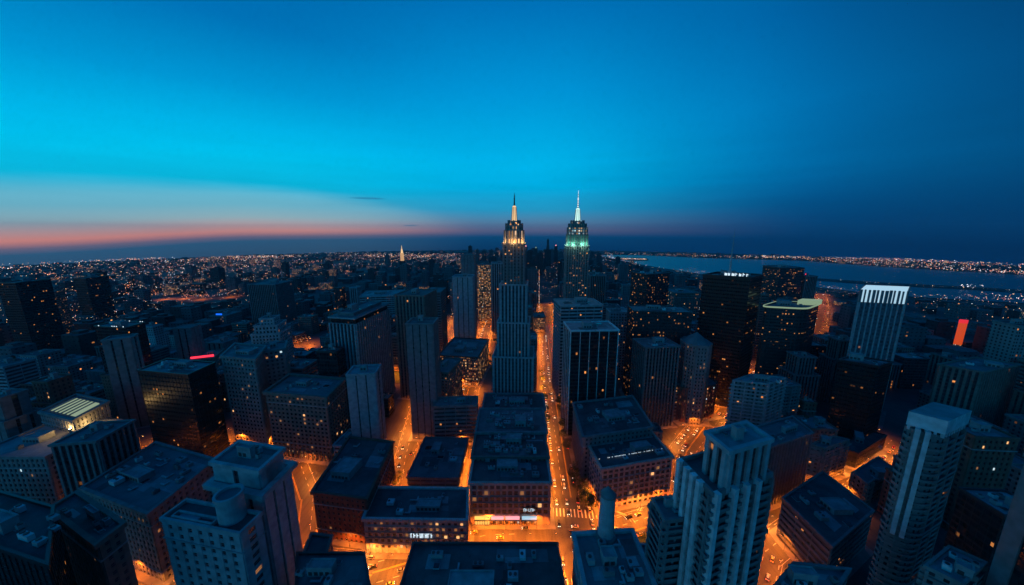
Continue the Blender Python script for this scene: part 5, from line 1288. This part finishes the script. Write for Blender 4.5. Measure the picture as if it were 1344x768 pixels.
# ------------------------------------------------------------------ beyond: thousands of roofs as one mass
far = {'f_far': MB(), 'f_fardark': MB(), 'f_lite': MB()}
def far_box(foot, h_, key, uo, gz):
    b = far[key]; far_n = len(b.v)
    b.prism([tuple(p) for p in foot], gz - 4, gz + h_, 0, 1, uo=uo)
    if h_ > 30:
        cm = sum(foot, Vector((0, 0))) / 4; b.prism([tuple(cm + (p - cm) * .45) for p in foot], gz + h_ - .1, gz + h_ + 4, 0, 1, uo=uo)
for dist, foot, h_ in far_rest:
    cm = sum(foot, Vector((0, 0))) / 4; far_box(foot, h_, R7.choice(['f_far', 'f_far', 'f_fardark']), R7.uniform(0, 5000), z0(cm.x, cm.y))
n_far = 0
def ring_fill(r0, r1, step, wmin, wmax, hmed):
    global n_far
    nu = int(r1 / step) + 1
    for iu in range(-nu, nu + 1):
        for iv in range(int(0), nu + 1):
            if iu % 4 == 0 or iv % 3 == 0: 
                if R7.random() < .85: continue
            u_, v_ = iu * step + R7.uniform(-.15, .15) * step, iv * step + R7.uniform(-.15, .15) * step; c_ = v2(u_, v_); r = c_.length
            if r < r0 or r > r1 or c_.y < abs(c_.x) * .52: continue
            if in_water(c_.x, c_.y): continue
            if r < 1400 and street_dist(c_) < 18: continue
            if R7.random() < .12: continue
            pj = proj(c_.x, c_.y, z0(c_.x, c_.y))
            if pj is None: continue
            w_, d_ = R7.uniform(wmin, wmax), R7.uniform(wmin, wmax) * .8
            h_ = hmed * math.exp(R7.gauss(0, .55)); 
            core = math.exp(-((c_.x - 120 - r * .02) ** 2) / (260 + r * .08) ** 2) * (1 if r < 5000 else .3)
            h_ *= 1 + 1.3 * core
            if R7.random() < .035 and r < 2300: h_ *= 2.2
            h_ = min(h_, 90 if core < .4 else 120) if r < 2300 else min(h_, 26 if core < .4 else 70)
            foot = [c_ + v2(*q) for q in ((-w_ / 2, -d_ / 2), (w_ / 2, -d_ / 2), (w_ / 2, d_ / 2), (-w_ / 2, d_ / 2))]
            if r < 2600:
                h_ = cap_height(foot, h_, r)
                if h_ < 6: continue
            far_box(foot, h_, R7.choice(['f_far'] * 5 + ['f_fardark'] * 4 + ['f_lite']) if h_ < 50 else R7.choice(['f_far', 'f_fardark', 'f_fardark']), R7.uniform(0, 5000), z0(c_.x, c_.y)); n_far += 1
ring_fill(1040, 2000, 44, 18, 36, 16)
ring_fill(2000, 4200, 60, 16, 38, 9)
ring_fill(4200, 6500, 125, 24, 60, 4.5)
print('FAR', n_far)
for k, b in far.items():
    o = b.obj('distant_buildings', [M[k], M['roof_dark']]); o['kind'] = 'stuff'
# ------------------------------------------------------------------ lights of the distant city
M['dl_warm'] = emis('dl_warm', (1, .55, .25), 3.6); M['dl_orange'] = emis('dl_orange', (1, .25, .05), 2.6); M['dl_white'] = emis('dl_white', (.9, .92, .95), 3.8); M['dl_pink'] = emis('dl_pink', (1, .42, .34), 2.8); M['dl_blue'] = emis('dl_blue', (.3, .65, 1), 2.0)
M['dl_dim'] = emis('dl_dim', (.8, .66, .55), .55)
dl = MB(); mats = ['dl_warm', 'dl_orange', 'dl_white', 'dl_pink', 'dl_blue', 'dl_dim']
def bulb(x, y, z, s, mi):
    dl.face([(x - s, y, z), (x, y - s, z), (x, y, z + s)], None, mi); dl.face([(x, y - s, z), (x + s, y, z), (x, y, z + s)], None, mi)
    dl.face([(x + s, y, z), (x, y + s, z), (x, y, z + s)], None, mi); dl.face([(x, y + s, z), (x - s, y, z), (x, y, z + s)], None, mi)
    dl.face([(x, y - s, z), (x - s, y, z), (x, y, z - s)], None, mi); dl.face([(x + s, y, z), (x, y - s, z), (x, y, z - s)], None, mi)
R8 = random.Random(99)
from mathutils import noise as mnoise
n_l = 0
def add_l(p, zz_, mi, k=1.0):
    global n_l
    r = p.length; s = r * .00042 * k * R8.uniform(.5, 1.3); bulb(p.x, p.y, z0(p.x, p.y) + zz_, s, mi); n_l += 1
for _ in range(38000):
    u_ = R8.uniform(-40, 1384); t = R8.random(); 
    # rows from the middle distance to the horizon, thicker far off
    vh = 337 + abs(u_ - 672) ** 2 * 2.2e-5
    v_ = vh + 95 * t ** 2.4
    p = on_ground(u_, v_)
    if p is None or p.length < 620: continue
    dens = mnoise.noise(Vector((p.x * .0012, p.y * .0009, 3))) + .5 * mnoise.noise(Vector((p.x * .004, p.y * .003, 7)))
    if R8.random() > .46 + dens * 1.25 - (.2 if u_ < 300 else .3 if u_ > 860 and v_ > shore_row(u_) else 0): continue
    # snap to streets of the grid
    uu, vv = p.x * cY - p.y * sY, p.x * sY + p.y * cY
    if R8.random() < .5: uu = round(uu / 184) * 184 + 2
    elif R8.random() < .7: vv = round(vv / 148) * 148
    q = v2(uu, vv)
    if in_water(q.x, q.y): continue
    if q.y < abs(q.x) * .5: continue
    c_ = R8.random(); mi = 5 if c_ < .42 else 0 if c_ < .62 else 1 if c_ < .78 else 3 if c_ < .9 else 2 if c_ < .975 else 4
    add_l(q, R8.uniform(12, 30), mi)
# clusters: lit yards and shopping streets glowing orange, bright shore lines
def cluster(u_, v_, su, sv, n_, mis, k=1.0, hgt=14):
    for _ in range(n_):
        p = on_ground(R8.gauss(u_, su), max(333, R8.gauss(v_, sv)))
        if p is not None: add_l(p, R8.uniform(6, hgt), R8.choice(mis), k)
for a in [(255, 392, 14, 1.2, 60), (205, 388, 5, 1, 16), (180, 390, 6, .8, 16), (300, 386, 10, 1.3, 36), (40, 455, 26, 2.0, 60), (82, 456, 10, 1.2, 20), (150, 360, 3, 3, 10), (105, 349, 2, 1.5, 12), (395, 452, 8, 2, 40),
          (350, 362, 1.5, 3, 14), (333, 362, 1.5, 3, 12), (456, 360, 3, 2, 18), (515, 350, 2, 6, 22), (578, 358, 2, 5, 14), (170, 378, 3, 1, 12), (138, 410, 4, 3, 14), (257, 425, 5, 5, 24), (60, 362, 10, .8, 20), (410, 345, 10, .8, 24)]:
    cluster(*a, [1, 1, 0, 3])
for a in [(640, 340, 30, 1.2, 90), (345, 338, 40, 1, 90), (480, 333.5, 60, .8, 110), (560, 338, 30, 1, 60), (340, 343, 10, 1.2, 40), (150, 418, 5, 3, 12)]: cluster(*a, [2, 3, 0, 0], .8)
def shore(L, n_, mis, k=.9, jit=.35, hgt=16):
    for _ in range(n_):
        i = R8.randrange(len(L) - 1); t = R8.random(); (a, b), (c_, d_) = L[i], L[i + 1]
        p = on_ground(a + (c_ - a) * t, b + (d_ - b) * t + R8.gauss(0, jit))
        if p is not None: add_l(p, R8.uniform(4, hgt), R8.choice(mis), k)
shore([(790, 333.6), (850, 334.5), (920, 337.5), (1000, 339), (1060, 340.6), (1150, 346.5), (1230, 352), (1300, 356.5), (1344, 360)], 420, [0, 3, 3, 2], .85, .8)
shore([(1060, 342.3), (1150, 349.4), (1230, 354.4), (1344, 361)], 150, [0, 3, 2, 1], .9, .5)
shore([(806, 340.2), (848, 341)], 160, [0, 0, 3, 2], .9, .35, 6)
shore([(1060, 366.5), (1150, 372.5), (1250, 378), (1340, 383)], 46, [0, 2, 5, 5], .7, .4, 6)
shore([(1258, 377), (1290, 378)], 14, [2], 1.2, .4, 12)
shore([(850, 351), (920, 362), (1000, 370), (1060, 378), (1130, 386), (1200, 392), (1300, 398)], 130, [0, 3, 5, 2], .8, .8)
print('LIGHTS', n_l)
o = dl.obj('distant_city_lights', [M[x] for x in mats]); o['kind'] = 'stuff'

# ------------------------------------------------------------------ the air between here and the horizon
hz_ = MB(); hz_.prism([(-9500, -400), (9500, -400), (9500, 9500), (-9500, 9500)], z0(9500, 9500) - 5, 330, 0, 0, True)
hm = bpy.data.materials.new('haze'); hm.use_nodes = True; hm.node_tree.nodes.clear()
pvn = hm.node_tree.nodes.new('ShaderNodeVolumePrincipled'); pvn.inputs['Color'].default_value = (.55, .75, .95, 1); pvn.inputs['Density'].default_value = 4.5e-5; pvn.inputs['Anisotropy'].default_value = .2
ho = hm.node_tree.nodes.new('ShaderNodeOutputMaterial'); hm.node_tree.links.new(pvn.outputs[0], ho.inputs['Volume'])
tag(hz_.obj('haze', [hm]), kind='stuff')
